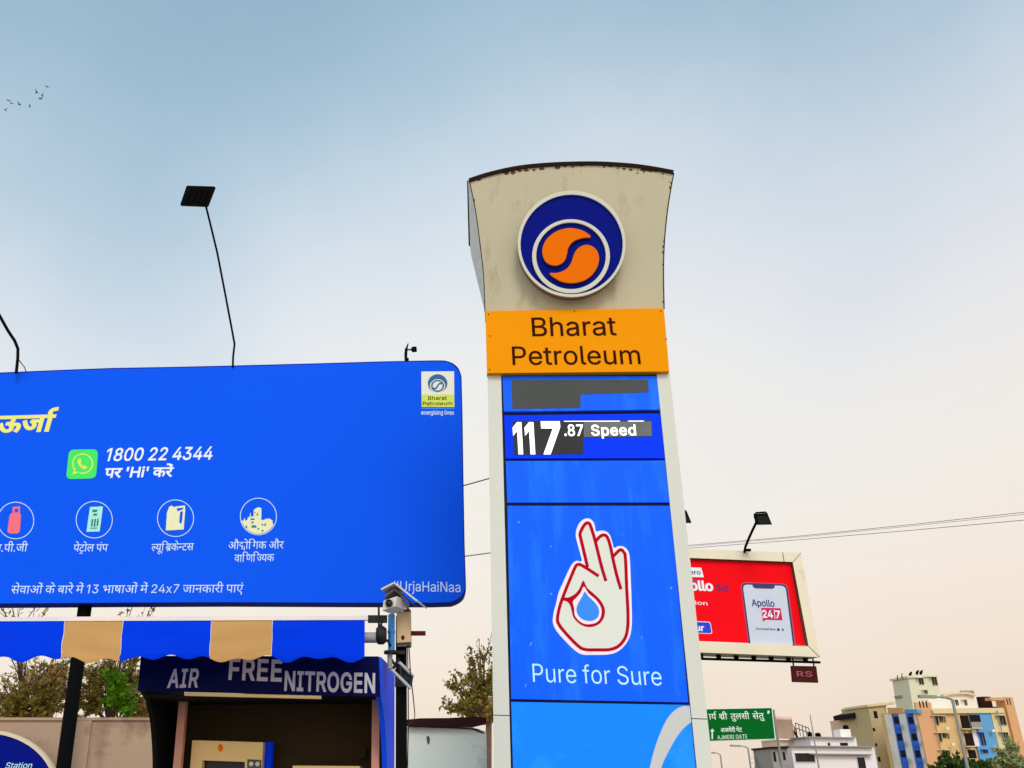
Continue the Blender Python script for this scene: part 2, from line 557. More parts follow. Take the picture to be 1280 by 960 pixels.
M['asphalt'] = pm('asphalt', (60, 60, 60), .9, .2, .8, bump=.3, bscale=30)
M['concrete'] = pm('forecourt_concrete', (150, 146, 138), .9, .15, .5, bump=.2, bscale=20, stain=(110, 106, 100), sscale=.4, sthr=.58)
M['earth'] = pm('dry_earth', (128, 112, 90), .95, .25, .06)
M['kerb'] = pm('kerb_stone', (176, 172, 164), .9, .15, 2)
M['line'] = pm('road_paint', (225, 225, 220), .7, .08, 2)
M['bird'] = pm('bird_feather', (18, 20, 26), .9, .1, spec=.05)

# ------------------------------------------------------------------ lettering: outlines of the letters
GL = {}
GLYPHS = """
#440:242,0 326,509 377,509 294,0;10,140 19,192 400,192 391,140;64,0 147,509 198,509 115,0;40,316 49,368 429,368 421,316
'206:78,318 70,509 136,509 128,318
.188:95,-4 78,-1 63,9 53,24 50,41 53,59 63,73 78,83 95,87 113,83 128,73 138,59 141,41 138,24 128,9 113,-1
0453:227,-7 191,-3 158,7 130,24 105,48 95,62 85,77 69,113 57,155 50,202 48,254 50,306 57,353 69,395 77,414 95,447 106,461 130,484 159,502 191,512 227,516 262,512 295,502 323,484 348,461 358,447 368,431 384,395 396,353 403,306 405,254 403,202 396,155 384,113 368,77 359,62 348,48 323,24 295,7 263,-3;227,50 250,52 271,60 290,74 313,103 330,144 338,176 342,213 344,254 342,295 338,332 330,365 313,405 290,435 271,449 250,457 227,460 203,457 182,449 163,435 140,405 123,365 115,332 111,295 109,254 111,213 115,176 123,144 140,103 163,74 182,60 203,52
1453:76,0 76,55 391,55 391,0;276,509 276,0 212,0 212,448 209,448 86,358 86,427 198,509
2453:64,0 64,47 282,282 299,305 311,327 316,341 320,364 317,397 308,419 287,441 258,455 233,459 205,458 188,454 165,443 148,427 135,406 130,390 127,362 66,362 68,391 80,430 94,453 111,473 143,496 168,507 196,513 240,515 268,511 294,502 317,490 337,474 354,456 367,434 376,411 380,386 380,354 374,327 357,290 327,247 281,195 153,60 153,57 389,57 389,0
3453:218,-7 188,-5 146,5 120,16 98,30 70,57 57,79 48,104 44,132 109,132 115,107 122,93 132,81 158,63 191,52 229,50 258,55 291,69 309,86 319,100 325,116 329,145 323,180 316,196 306,211 284,229 254,241 216,247 157,248 157,299 288,448 288,452 70,452 70,509 372,509 372,461 211,278 211,289 247,290 279,286 321,269 354,244 371,222 387,186 393,145 387,103 377,78 362,55 344,36 321,19 295,7 266,-2
4453:40,105 40,158 247,509 311,509 109,166 109,163 413,163 413,105;282,0 282,318 343,318 343,0
7453:97,0 323,448 323,452 62,452 62,509 391,509 391,449 165,0
8453:226,-7 193,-5 163,1 136,11 101,33 74,62 62,84 54,109 52,135 58,176 65,195 81,220 101,241 117,252 134,260 153,265 153,267 129,276 109,289 93,308 80,330 73,354 70,380 73,405 79,429 98,460 114,477 134,492 158,503 184,511 226,516 269,511 294,503 317,492 337,477 354,460 373,429 379,405 382,380 379,354 372,330 359,308 343,289 323,276 300,267 300,265 335,252 351,241 372,220 387,195 395,176 401,135 398,109 391,84 378,62 352,33 317,11 289,1 259,-5;226,49 267,54 285,60 307,74 323,91 331,106 335,121 337,139 335,157 330,173 322,189 305,208 283,223 265,230 226,235 187,230 169,223 147,208 130,189 122,173 117,157 115,139 117,121 121,106 129,91 145,74 167,60 185,54;226,290 260,294 274,300 293,313 307,330 314,344 319,376 314,407 308,420 294,437 275,449 260,455 226,460 192,455 177,449 159,437 145,420 138,407 133,376 138,344 145,330 159,313 178,300 193,294
A480:16,0 201,509 276,509 463,0 395,0 280,323 232,478 245,478 222,402 191,302 85,0;110,142 110,199 370,199 370,142
B456:60,0 60,509 258,508 289,504 329,491 359,469 381,442 394,410 398,386 398,363 390,327 373,301 350,282 315,267 315,262 347,254 371,240 391,220 407,194 416,161 417,124 410,88 400,67 377,39 357,24 331,12 301,4 247,0;125,57 264,58 296,63 320,73 330,80 344,96 355,126 354,153 342,184 333,197 313,213 297,222 279,228 248,231 125,231;125,285 247,286 273,290 295,300 319,320 333,348 336,364 335,383 326,412 304,436 294,442 270,449 240,452 125,452
D502:219,0 96,0 96,57 215,57 254,60 304,73 318,81 343,99 354,110 372,135 385,164 394,198 399,235 399,275 390,329 372,375 354,399 332,420 306,435 275,446 240,451 93,452 93,509 250,508 294,501 334,488 369,467 385,455 412,426 433,391 442,372 455,329 461,281 462,255 461,229 455,181 442,138 433,119 411,83 398,68 368,42 332,21 291,8 268,3;125,509 125,0 60,0 60,509
E419:60,0 60,509 372,509 372,452 125,452 125,286 355,286 355,229 125,229 125,57 375,57 375,0
F410:60,0 60,509 369,509 369,452 125,452 125,278 346,278 346,221 125,221 125,0
G520:269,-7 225,-3 185,7 149,25 118,49 104,64 91,79 69,116 53,157 43,203 40,254 43,305 53,352 69,393 91,429 103,445 133,472 166,493 184,501 223,512 265,516 304,513 340,504 374,489 403,469 429,445 449,416 465,384 474,349 408,349 391,386 368,417 337,439 308,451 274,456 236,453 196,440 171,424 150,404 125,364 109,314 104,275 106,213 113,177 125,145 151,105 184,76 210,63 238,56 283,53 309,57 333,66 355,78 374,93 396,123 410,160 415,202 434,199 283,199 283,256 478,256 477,180 471,141 459,107 451,91 431,62 406,38 392,28 360,11 326,0
H517:60,0 60,509 125,509 125,289 392,289 392,509 457,509 457,0 392,0 392,232 125,232 125,0
I300:31,0 31,57 118,57 118,452 31,452 31,509 269,509 269,452 183,452 183,57 269,57 269,0
J396:185,-7 143,-2 106,11 75,33 63,47 52,63 38,100 34,122 33,173 98,173 98,130 100,117 108,93 122,74 139,61 149,56 172,51 209,53 230,61 248,74 261,93 266,104 271,130 272,509 336,509 336,145 332,100 318,63 307,47 279,21 246,3 227,-2
M628:60,0 60,509 152,509 280,179 322,49 307,49 342,158 476,509 568,509 568,0 504,0 504,314 507,457 513,457 470,328 342,0 286,0 167,300 112,457 119,457 120,409 122,0
N523:60,0 60,509 136,509 359,157 414,55 405,54 399,164 399,509 463,509 463,0 387,0 168,346 108,452 119,454 125,301 125,0
O533:267,-7 225,-3 186,7 150,25 119,49 105,63 80,96 70,115 53,157 44,203 40,254 44,305 53,352 70,393 92,429 105,445 119,459 150,484 186,501 225,512 267,516 309,512 348,501 384,484 415,459 429,445 442,429 464,393 480,352 490,305 493,254 490,203 480,157 464,115 442,79 429,63 400,36 366,15 348,7 309,-3;267,53 310,59 337,69 361,84 383,105 408,144 420,176 428,213 430,254 428,295 420,332 408,365 383,404 361,424 337,440 310,450 267,456 223,450 197,440 172,424 151,404 125,364 113,332 106,295 103,254 106,213 113,176 125,144 151,105 172,84 197,69 223,59
P445:60,0 60,509 254,508 305,499 332,487 366,462 383,441 396,417 404,391 408,363 408,333 404,304 396,278 383,254 356,223 319,201 272,188 235,186 109,186 109,242 245,243 279,248 305,261 318,272 329,286 337,302 343,328 344,357 342,376 329,409 318,423 305,434 288,443 268,449 232,452 125,452 125,0
R449:60,0 60,509 255,508 290,504 333,489 367,465 384,444 396,421 407,381 409,352 407,323 401,296 390,271 367,240 333,217 289,203 236,198 96,198 96,255 246,255 289,263 306,271 325,287 337,308 344,333 344,371 337,397 330,412 319,425 298,440 279,446 246,452 125,452 125,0;353,0 230,229 303,229 428,0
S447:224,-9 188,-7 156,-1 128,9 91,31 72,50 51,83 42,109 38,137 104,137 108,118 114,102 123,88 136,76 166,59 204,50 246,50 286,60 317,79 329,92 338,106 345,130 344,154 336,174 322,189 303,201 280,211 163,246 112,269 86,289 76,301 67,313 56,341 52,372 58,413 68,437 92,468 113,484 151,503 180,511 227,516 259,514 289,508 316,498 351,476 377,449 390,427 398,403 401,378 337,378 335,390 326,412 312,430 291,444 254,456 225,459 204,457 185,454 159,444 139,430 129,418 118,398 115,383 117,359 122,345 136,328 162,311 198,297 303,267 336,252 359,238 384,213 399,189 407,161 408,139 403,99 393,75 379,53 360,34 323,11 294,0 261,-7
T449:32,452 32,509 417,509 417,452 257,452 257,0 193,0 193,452
U517:259,-8 203,-2 169,8 140,24 103,55 85,80 71,108 63,140 60,173 60,509 124,509 124,178 126,155 136,123 147,104 160,87 187,68 220,56 259,52 298,56 331,68 357,87 371,104 381,123 391,155 393,178 393,509 457,509 457,173 454,140 446,108 433,80 414,55 378,24 348,8 315,-2
a389:160,-9 126,-5 94,5 76,15 54,36 38,63 32,84 31,118 36,146 43,161 58,179 78,193 100,203 143,214 241,228 265,235 271,240 275,250 275,272 269,291 256,311 240,322 220,329 196,331 163,327 137,316 114,296 100,274 41,291 51,313 71,339 87,352 114,368 143,378 173,383 201,384 231,381 263,372 293,355 317,329 330,301 335,278 337,251 337,0 277,0 277,52 272,52 252,25 229,8 199,-4;170,45 202,49 220,55 242,68 259,86 267,100 274,122 276,190 267,184 246,179 141,161 117,150 100,135 93,118 92,105 94,87 102,72 114,61 130,52 149,47
d424:195,-8 151,-2 124,9 89,34 62,70 43,116 35,169 36,227 48,277 62,307 89,342 124,368 165,382 207,384 245,376 278,355 306,319 311,319 311,509 372,509 372,0 313,0 313,59 307,59 282,26 259,8 245,0 227,-5;205,47 226,49 246,55 263,65 284,86 295,105 303,126 310,162 312,189 310,216 303,252 295,273 284,291 263,312 246,322 227,328 205,330 182,328 162,322 145,311 124,290 113,271 105,250 99,227 96,189 98,163 105,128 113,106 124,88 145,66 162,55 182,49
e404:212,-8 177,-5 145,3 117,16 82,46 56,85 44,116 37,150 34,187 36,224 44,258 55,290 81,329 115,359 142,373 172,382 205,384 246,380 275,370 303,355 327,333 347,305 361,269 368,242 371,194 371,169 75,169 75,221 338,221 310,202 304,248 298,269 288,286 277,301 263,314 237,326 205,330 173,326 146,313 125,294 109,270 99,241 96,221 96,164 100,139 106,116 116,97 135,73 151,61 169,53 190,48 220,46 254,53 276,65 294,82 306,105 365,91 358,72 348,55 335,39 311,19 283,4 261,-3
f254:228,379 228,327 6,327 6,379;81,0 81,432 84,461 91,478 101,493 120,510 135,519 161,527 178,530 207,529 234,524 243,521 227,468 199,474 171,470 154,460 145,443 142,419 142,0
g425:207,-151 156,-146 114,-132 97,-122 76,-104 51,-69 101,-41 131,-74 148,-85 169,-93 197,-97 222,-97 249,-92 272,-82 291,-67 298,-58 308,-34 311,-6 311,68 306,68 287,41 272,28 252,16 227,8 195,5 165,7 125,20 101,34 80,53 63,77 43,120 36,154 34,191 36,229 43,263 55,293 80,332 112,361 138,374 181,384 207,384 237,379 253,373 273,360 288,346 308,319 313,319 313,379 372,379 372,-9 367,-54 350,-90 334,-109 314,-124 291,-136 265,-144 237,-149;205,59 227,61 246,66 264,75 285,95 300,121 307,142 312,193 309,231 304,253 296,274 285,291 264,312 247,322 227,328 205,330 182,328 163,322 145,312 124,290 113,272 105,252 98,218 96,193 99,155 105,133 113,113 124,96 145,76 163,66 183,61
h410:114,227 114,0 53,0 53,509 114,509 114,287 102,287 116,319 132,344 152,362 187,379 213,384 252,383 285,373 313,356 328,340 341,321 350,298 355,271 357,240 357,0 296,0 295,249 290,275 286,286 273,304 256,318 223,328 192,328 161,317 141,303 126,283 117,257
i167:53,0 53,379 114,379 114,0;84,443 67,446 54,455 44,468 41,483 44,499 54,512 67,521 84,524 100,521 114,512 123,499 126,483 123,468 114,455 100,446
j167:53,379 114,379 112,-52 105,-82 97,-98 86,-113 73,-124 56,-133 37,-139 -10,-143 -10,-87 18,-85 36,-76 47,-61 52,-38;83,443 67,446 53,455 44,468 41,483 44,499 53,512 67,521 83,524 100,521 114,512 123,499 126,483 123,468 114,455 100,446
l189:139,-2 101,3 82,13 67,28 55,59 53,84 53,509 114,509 114,83 118,66 126,57 140,52 170,54 181,3
m610:53,0 53,379 112,379 112,295 108,295 122,331 144,358 172,376 187,382 211,386 233,385 257,380 268,375 287,361 303,342 314,320 321,295 312,295 322,321 343,350 372,371 407,383 448,386 478,380 497,372 514,361 535,338 550,307 556,269 557,0 496,0 496,254 493,279 485,298 473,313 447,326 419,330 395,328 368,316 349,296 338,270 335,247 335,0 274,0 274,260 272,280 265,297 246,317 229,326 199,330 171,326 145,312 126,289 117,266 114,238 114,0
n410:114,227 114,0 53,0 53,379 112,379 112,287 102,287 116,319 132,344 152,362 187,379 213,384 252,383 285,373 313,356 328,340 341,321 350,298 355,271 357,240 357,0 296,0 295,249 290,275 286,286 273,304 256,318 223,328 192,328 161,317 141,303 126,283 117,257
o415:207,-8 174,-5 144,3 117,16 82,46 56,85 44,116 37,150 34,187 37,225 44,260 56,291 82,330 117,360 144,374 174,382 207,384 241,382 271,374 299,360 333,330 359,291 371,260 379,225 381,187 379,150 371,116 359,85 333,46 299,16 271,3 241,-5;207,46 231,49 252,55 270,66 285,80 298,97 311,128 316,151 319,187 316,224 311,247 298,278 285,296 270,310 252,321 231,328 207,330 184,328 163,321 145,310 130,296 118,278 105,247 99,224 96,187 99,151 105,128 118,97 130,80 145,66 163,55 184,49
p424:53,-143 53,379 112,379 112,319 118,319 137,346 152,360 171,373 188,379 218,384 245,384 274,378 300,368 335,342 354,320 370,293 381,261 388,227 390,169 385,133 370,84 346,45 313,16 288,3 245,-8 208,-7 189,-3 173,4 147,21 118,59 114,59 114,-143;220,47 242,49 262,55 279,66 301,88 311,106 320,128 327,163 328,189 325,227 320,250 312,271 301,290 280,311 262,322 243,328 220,330 198,328 178,322 161,312 140,291 129,273 121,252 114,216 113,189 114,162 121,126 130,105 140,86 162,65 179,55 198,49
r259:53,0 53,379 112,379 112,321 115,321 130,347 144,361 161,373 191,383 243,384 243,322 198,325 166,318 140,301 122,277 117,262 114,237 114,0
s365:182,-8 157,-7 123,0 102,8 84,18 62,38 50,54 41,73 36,94 94,107 101,87 117,66 141,52 170,46 206,47 227,53 244,62 262,81 267,95 266,115 258,131 249,140 221,153 133,174 104,186 72,208 58,227 50,249 47,274 51,305 59,323 79,347 105,365 137,378 161,383 200,384 244,376 279,358 304,332 314,316 324,290 268,277 254,304 243,316 228,325 199,332 166,331 139,322 119,305 109,285 109,270 112,258 124,243 144,232 246,205 287,187 306,171 320,153 328,131 331,107 329,85 323,65 312,47 290,24 260,6 236,-2 210,-7
t227:204,379 204,327 6,327 6,379;65,471 126,471 127,83 130,70 136,61 150,53 172,50 202,54 213,2 196,-2 168,-4 125,2 113,7 92,21 84,30 72,52 68,64 65,93
u410:182,-5 158,-3 135,2 106,16 89,31 75,48 60,82 54,109 53,139 53,379 114,379 114,144 116,117 124,94 130,84 145,67 164,56 200,50 234,55 256,66 274,83 287,105 295,132 296,153 296,379 357,379 357,0 298,0 298,92 307,92 301,75 286,47 267,25 234,5 209,-3
v389:163,0 17,379 84,379 173,132 206,21 184,21 220,144 305,379 371,379 226,0
w567:138,0 23,379 87,379 147,164 175,41 165,41 179,105 252,379 316,379 375,163 402,41 391,41 402,90 430,202 480,379 545,379 429,0 368,0 316,181 277,338 291,338 258,207 199,0
x379:21,0 171,218 171,171 29,379 100,379 159,287 207,206 175,206 222,287 282,379 352,379 209,169 209,214 358,0 287,0 219,103 173,182 205,182 160,103 91,0
|230:141,673 141,-164 88,-164 88,673
ं0:-106,443 -104,456 -97,467 -87,474 -75,477 -62,474 -52,467 -45,456 -43,443 -45,431 -52,420 -62,413 -75,410 -87,413 -97,420 -104,431
अ439:270,125 267,101 263,90 252,73 235,60 203,48 163,47 133,55 104,71 79,96 41,153 17,204 57,219 83,165 101,136 121,112 141,97 152,92 175,88 201,92 211,98 218,106 223,117 225,130 223,144 216,163 204,179 189,194 183,199 149,196 146,236 180,240 196,246 207,254 214,265 218,277 218,290 212,306 195,319 179,323 166,323 135,317 98,302 84,341 128,358 162,363 199,361 231,347 253,324 261,306 264,284 263,270 254,245 237,224 225,215 237,204 297,201 341,209 341,316 299,316 299,357 447,357 447,316 388,316 388,0 341,0 341,167 301,161 261,162 268,144
ऊ439:0,357 448,357 448,316 260,316 270,301 277,284 279,267 277,250 267,221 258,209 233,188 256,165 280,180 304,188 329,191 353,189 382,176 398,161 411,131 414,106 413,89 402,45 389,18 377,0 335,24 352,47 362,67 368,104 367,119 360,136 348,147 331,151 317,151 302,146 278,130 284,110 287,91 285,69 281,53 274,39 264,27 238,10 206,1 167,2 146,8 126,18 97,41 69,75 51,104 17,180 57,194 80,139 99,104 120,76 142,56 158,47 175,43 199,44 217,50 231,62 236,75 237,100 232,122 215,148 189,173 152,169 149,209 175,211 196,216 218,229 230,249 232,266 230,282 220,300 202,316 0,316
ए318:326,316 272,316 272,200 269,178 264,161 253,141 236,126 214,115 186,110 176,153 198,158 208,164 218,175 224,188 226,211 226,316 92,316 93,172 95,149 101,132 111,118 127,106 243,36 264,17 275,-4 279,-30 277,-53 270,-74 252,-106 211,-82 225,-57 231,-40 230,-21 223,-7 198,13 96,74 73,93 57,115 49,138 46,169 45,316 0,316 0,357 326,357
ओ588:270,125 267,101 263,90 252,73 235,60 203,48 163,47 133,55 104,71 79,96 41,153 17,204 57,219 83,165 101,136 121,112 141,97 152,92 175,88 201,92 211,98 218,106 223,117 225,130 223,144 216,163 204,179 189,194 183,199 149,196 146,236 180,240 196,246 207,254 214,265 218,277 218,290 212,306 195,319 179,323 166,323 135,317 98,302 84,341 128,358 162,363 199,361 231,347 253,324 261,306 264,284 263,270 254,245 237,224 225,215 237,204 291,201 341,209 341,316 299,316 299,357 596,357 596,316 536,316 536,0 490,0 490,316 388,316 388,0 341,0 341,167 301,161 261,162 268,144;491,353 471,416 459,440 450,453 436,465 413,472 391,472 366,465 353,507 386,514 425,513 451,504 473,488 493,461 505,438 523,391 534,353
औ588:270,125 267,101 263,90 252,73 235,60 203,48 163,47 133,55 104,71 79,96 41,153 17,204 57,219 83,165 101,136 121,112 141,97 152,92 175,88 201,92 211,98 218,106 223,117 225,130 223,144 216,163 204,179 189,194 183,199 149,196 146,236 180,240 196,246 207,254 214,265 218,277 218,290 212,306 195,319 179,323 166,323 135,317 98,302 84,341 128,358 162,363 199,361 231,347 253,324 261,306 264,284 263,270 254,245 237,224 225,215 237,204 291,201 341,209 341,316 299,316 299,357 596,357 596,316 536,316 536,0 490,0 490,316 388,316 388,0 341,0 341,167 301,161 261,162 268,144;485,353 456,387 431,401 396,403 357,392 342,431 365,439 389,444 417,443 439,435 459,422 480,397 482,399 464,439 445,462 432,470 412,475 386,473 366,467 353,507 386,514 425,513 443,508 459,500 480,480 493,461 505,438 523,391 534,353
क438:446,316 260,316 260,200 279,216 290,222 314,228 339,229 361,223 379,213 395,197 405,176 411,137 407,101 396,61 374,22 333,46 346,66 356,88 363,112 365,136 364,153 358,172 350,180 335,188 323,190 302,185 281,171 260,148 260,0 213,0 213,100 186,82 164,72 139,68 112,69 87,75 64,87 46,105 36,119 28,146 26,167 30,195 34,208 48,230 58,240 81,255 109,264 145,266 195,261 191,219 159,224 132,224 105,218 91,210 78,192 73,176 75,149 85,128 96,118 109,112 123,108 147,109 176,120 213,149 213,316 0,316 0,357 446,357
ग323:119,316 119,130 112,111 100,103 87,103 77,105 56,118 34,144 26,161 24,172 25,189 34,201 47,205 73,206 73,316 0,316 0,357 332,357 332,316 272,316 272,0 226,0 226,316
ज426:375,316 375,0 329,0 329,213 217,214 241,189 257,158 263,134 260,101 247,75 226,58 200,48 168,46 148,50 120,63 102,78 84,97 67,121 50,152 18,230 59,245 76,197 95,159 123,116 144,98 154,92 176,88 192,90 206,98 212,106 217,123 217,139 210,163 200,178 181,199 157,217 173,253 329,253 329,316 0,316 0,357 435,357 435,316
ट289:298,316 213,316 213,200 149,198 113,188 94,175 86,166 80,157 73,136 74,106 81,84 94,67 111,54 147,43 182,43 215,50 261,70 277,27 214,5 164,0 127,4 104,10 83,20 65,33 44,58 31,89 26,126 31,161 46,189 60,205 77,218 97,228 119,235 167,241 167,316 0,316 0,357 298,357
ण415:364,316 364,0 318,0 318,316 241,316 241,169 238,149 230,128 212,105 190,92 161,85 127,85 112,88 85,99 65,118 57,133 49,158 46,183 45,316 0,316 0,357 423,357 423,316;143,125 161,127 175,133 184,143 191,157 194,188 195,316 92,316 92,196 96,159 102,144 112,134 125,127
त327:276,316 276,0 230,0 230,188 146,188 115,185 94,178 78,163 73,144 75,118 87,91 110,64 156,23 125,-7 68,47 39,87 27,121 26,146 29,164 36,180 50,198 65,210 86,220 132,228 230,229 230,316 0,316 0,357 335,357 335,316
द299:237,-33 196,42 168,39 141,41 108,47 86,56 65,69 48,87 35,109 30,126 26,156 29,180 35,200 46,216 65,236 96,252 134,260 169,262 169,316 0,316 0,357 307,357 307,316 216,316 216,221 149,219 115,212 99,204 88,194 77,178 73,162 75,131 88,107 103,94 113,89 136,83 179,81 176,101 179,118 188,130 200,136 214,138 229,136 242,132 252,124 263,104 264,82 256,65 247,56 235,49 276,-14
न319:0,357 327,357 327,316 268,316 268,0 221,0 221,171 117,171 117,135 114,122 103,112 88,108 69,113 49,129 29,155 22,177 22,191 27,201 35,208 45,211 221,212 221,316 0,316
प326:275,316 275,0 229,0 229,110 186,89 163,85 138,84 117,87 93,97 78,108 65,122 52,148 47,173 45,316 0,316 0,357 335,357 335,316;229,316 92,316 94,175 100,150 114,134 126,128 142,125 173,127 201,139 229,161
ब328:336,316 277,316 277,0 230,0 230,95 207,82 185,74 159,69 128,68 108,71 81,80 58,94 41,113 33,129 27,155 27,180 35,208 42,220 61,240 87,255 117,264 158,266 212,261 209,221 168,226 132,225 210,129 230,147 230,316 0,316 0,357 336,357;73,165 75,147 81,132 92,120 106,112 122,107 139,106 177,112 96,213 79,193
भ404:100,363 126,360 149,352 167,337 179,318 186,299 190,273 191,184 306,184 306,316 231,316 231,357 412,357 412,316 353,316 353,0 306,0 306,144 191,144 190,116 187,102 180,93 166,87 151,89 136,96 121,109 108,124 95,152 94,163 98,172 105,179 113,183 145,184 145,269 142,286 137,303 129,314 118,322 97,326 76,321 66,307 67,289 71,281 79,275 97,268 125,264 121,223 82,230 52,244 44,251 33,267 29,276 26,299 32,328 42,342 64,356 81,361
म343:292,316 292,0 246,0 246,144 119,144 119,116 115,102 108,93 95,87 84,88 68,94 53,105 39,120 25,144 23,163 28,175 37,181 51,184 72,184 72,316 0,316 0,357 352,357 352,316;246,316 119,316 119,184 246,184
य333:342,357 342,316 282,316 282,0 235,0 235,103 189,82 145,76 113,80 99,85 85,91 62,111 52,123 36,151 30,167 22,203 61,215 80,229 90,247 92,262 90,278 83,297 71,316 0,316 0,357;74,173 82,156 97,136 116,123 131,118 158,117 184,122 206,133 225,147 235,157 235,316 121,316 134,286 137,266 136,236 131,219 122,204 110,191 94,181
र235:227,24 196,-7 132,50 79,104 43,147 26,179 23,195 25,206 32,216 43,223 60,226 77,223 92,214 104,200 118,209 133,224 142,241 147,261 145,291 137,316 0,316 0,357 244,357 244,316 184,316 191,293 193,253 187,225 176,203 159,183 146,173 96,146 156,84
ल389:0,316 0,357 398,357 398,316 338,316 338,0 292,0 292,204 265,201 242,188 220,159 204,119 160,133 168,158 179,180 156,194 136,201 113,202 94,197 81,185 74,169 73,148 75,134 85,114 113,80 177,23 146,-7 86,48 61,74 37,110 28,138 26,168 29,186 36,201 50,219 75,236 110,244 141,243 170,233 203,213 227,230 241,237 270,244 292,245 292,316
व319:328,316 268,316 268,0 222,0 222,95 199,82 178,74 153,69 124,68 105,71 79,80 57,94 45,107 33,129 27,155 27,180 35,208 49,231 59,240 84,255 113,264 152,266 203,261 200,219 167,224 137,224 108,218 93,209 82,197 74,174 75,147 86,127 97,118 119,110 154,109 171,114 186,121 206,134 222,149 222,316 0,316 0,357 328,357
श391:70,109 46,113 29,126 24,135 23,146 28,165 37,174 55,180 81,176 110,159 136,172 157,192 167,210 173,231 175,265 168,292 158,306 146,317 131,323 114,325 103,324 91,320 83,312 79,296 82,284 90,271 112,259 155,253 145,213 98,221 74,232 50,257 39,286 40,315 47,331 58,345 83,358 117,363 152,358 182,341 201,322 210,305 217,286 221,253 216,215 201,179 177,150 146,127 196,77 238,25 201,-1 148,67 103,111;339,316 339,0 293,0 293,316 242,316 242,357 399,357 399,316
ष332:341,357 341,316 281,316 281,0 234,0 234,110 189,89 164,85 138,84 117,87 93,97 78,108 65,122 52,148 47,173 45,316 0,316 0,357;234,316 118,316 234,165;109,138 126,128 155,125 180,129 207,141 91,291 93,175 99,152
स388:337,316 337,0 291,0 291,153 257,146 210,144 167,148 122,159 96,145 151,84 218,24 187,-7 127,50 76,104 38,153 29,167 24,182 23,195 25,206 32,216 43,223 60,226 77,223 92,214 104,201 111,209 120,229 125,257 123,289 115,316 0,316 0,357 397,357 397,316;212,185 253,187 291,195 291,316 161,316 170,284 171,248 164,215 150,191 181,187
ा149:98,316 98,0 51,0 51,316 0,316 0,357 157,357 157,316
ि246:51,316 0,316 0,357 46,357 35,384 31,405 31,430 39,456 54,478 75,496 103,508 135,514 179,513 205,510 253,495 275,484 296,471 336,438 372,399 404,353 356,353 326,390 296,420 264,443 231,460 197,470 150,473 117,466 93,450 83,436 77,410 81,384 95,357 157,357 157,316 98,316 98,0 51,0
ी149:-106,353 -119,386 -125,410 -126,442 -120,464 -102,491 -84,504 -62,512 -35,515 -13,513 6,507 22,498 44,477 68,435 94,357 157,357 157,316 98,316 98,0 51,0 51,316 0,316 0,357 50,357 34,409 16,445 3,461 -5,467 -23,473 -47,472 -63,464 -71,455 -77,443 -80,415 -76,391 -60,353
ु0:-142,-7 -100,5 -64,6 -29,-4 -11,-16 7,-41 13,-74 10,-96 1,-115 -6,-124 -24,-138 -46,-148 -74,-153 -108,-153 -142,-147 -158,-142 -186,-128 -213,-108 -238,-85 -261,-57 -226,-33 -197,-65 -177,-84 -156,-98 -133,-107 -99,-112 -72,-111 -56,-108 -45,-102 -36,-94 -31,-83 -29,-70 -33,-54 -39,-45 -53,-37 -75,-33 -103,-36 -128,-45
ू0:-36,-141 -78,-152 -113,-153 -138,-148 -158,-138 -167,-131 -185,-105 -191,-72 -185,-42 -173,-25 -156,-10 -134,1 -108,6 -79,6 -53,2 -29,-5 -7,-15 22,-36 55,-70 83,-109 48,-131 27,-102 -5,-67 -27,-50 -50,-39 -76,-33 -108,-34 -128,-41 -138,-48 -145,-57 -148,-68 -148,-80 -145,-92 -139,-101 -124,-109 -102,-113 -79,-110 -51,-101
े0:-97,353 -117,416 -129,440 -138,453 -152,465 -175,472 -197,472 -221,465 -235,507 -202,514 -163,513 -137,504 -114,488 -94,461 -82,438 -65,391 -54,353
ो149:98,316 98,0 51,0 51,316 0,316 0,357 157,357 157,316;52,353 32,416 20,440 11,453 -3,465 -26,472 -48,472 -72,465 -86,507 -53,514 -14,513 12,504 34,488 54,461 67,438 84,391 95,353
्0:-103,-25 -80,-22 -50,-24 -28,-29 2,-42 20,-54 45,-76 87,-130 54,-154 35,-126 16,-104 -14,-80 -35,-70 -59,-66 -96,-68
"""
for ln in GLYPHS.strip("\n").split("\n"):
    ch, ad, body = ln[0], ln[1:].split(":")[0], ln.split(":", 1)[1] if ln[0] != ':' else ''
    GL[ch] = (int(ad), [[(int(a), int(b)) for a, b in (p.split(",") for p in lp.split())] for lp in body.split(";") if lp])
def clip_right(lp, xc):
    res = []
    for i in range(len(lp)):
        a, b = lp[i - 1], lp[i]
        ia, ib = a[0] <= xc, b[0] <= xc
        if ia != ib:
            t = (xc - a[0]) / (b[0] - a[0])
            res.append((xc, a[1] + (b[1] - a[1]) * t))
        if ib:
            res.append(b)
    return res
def thicken(loops, d):
    if not d:
        return loops
    outl = []
    big = max(loops, key=lambda l: abs(area2(l)))
    s = 1 if area2(big) > 0 else -1
    for lp in loops:
        N = len(lp)
        new = []
        for k in range(N):
            p = Vector(lp[k])
            d0, d1 = (p - Vector(lp[k - 1])), (Vector(lp[(k + 1) % N]) - p)
            if d0.length < 1e-6 or d1.length < 1e-6:
                new.append((p.x, p.y))
                continue
            d0.normalize(); d1.normalize()
            m = d0 + d1
            m = m.normalized() if m.length > 1e-3 else d0
            kk = max(.5, m.dot(d0))
            q = p + Vector((m.y, -m.x)) * (s * d / kk)
            new.append((q.x, q.y))
        outl.append(new)
    return outl
HALF = {'ल': 255, 'न': 205, 'ज': 296, 'श': 235, 'स': 262, 'क': 300}
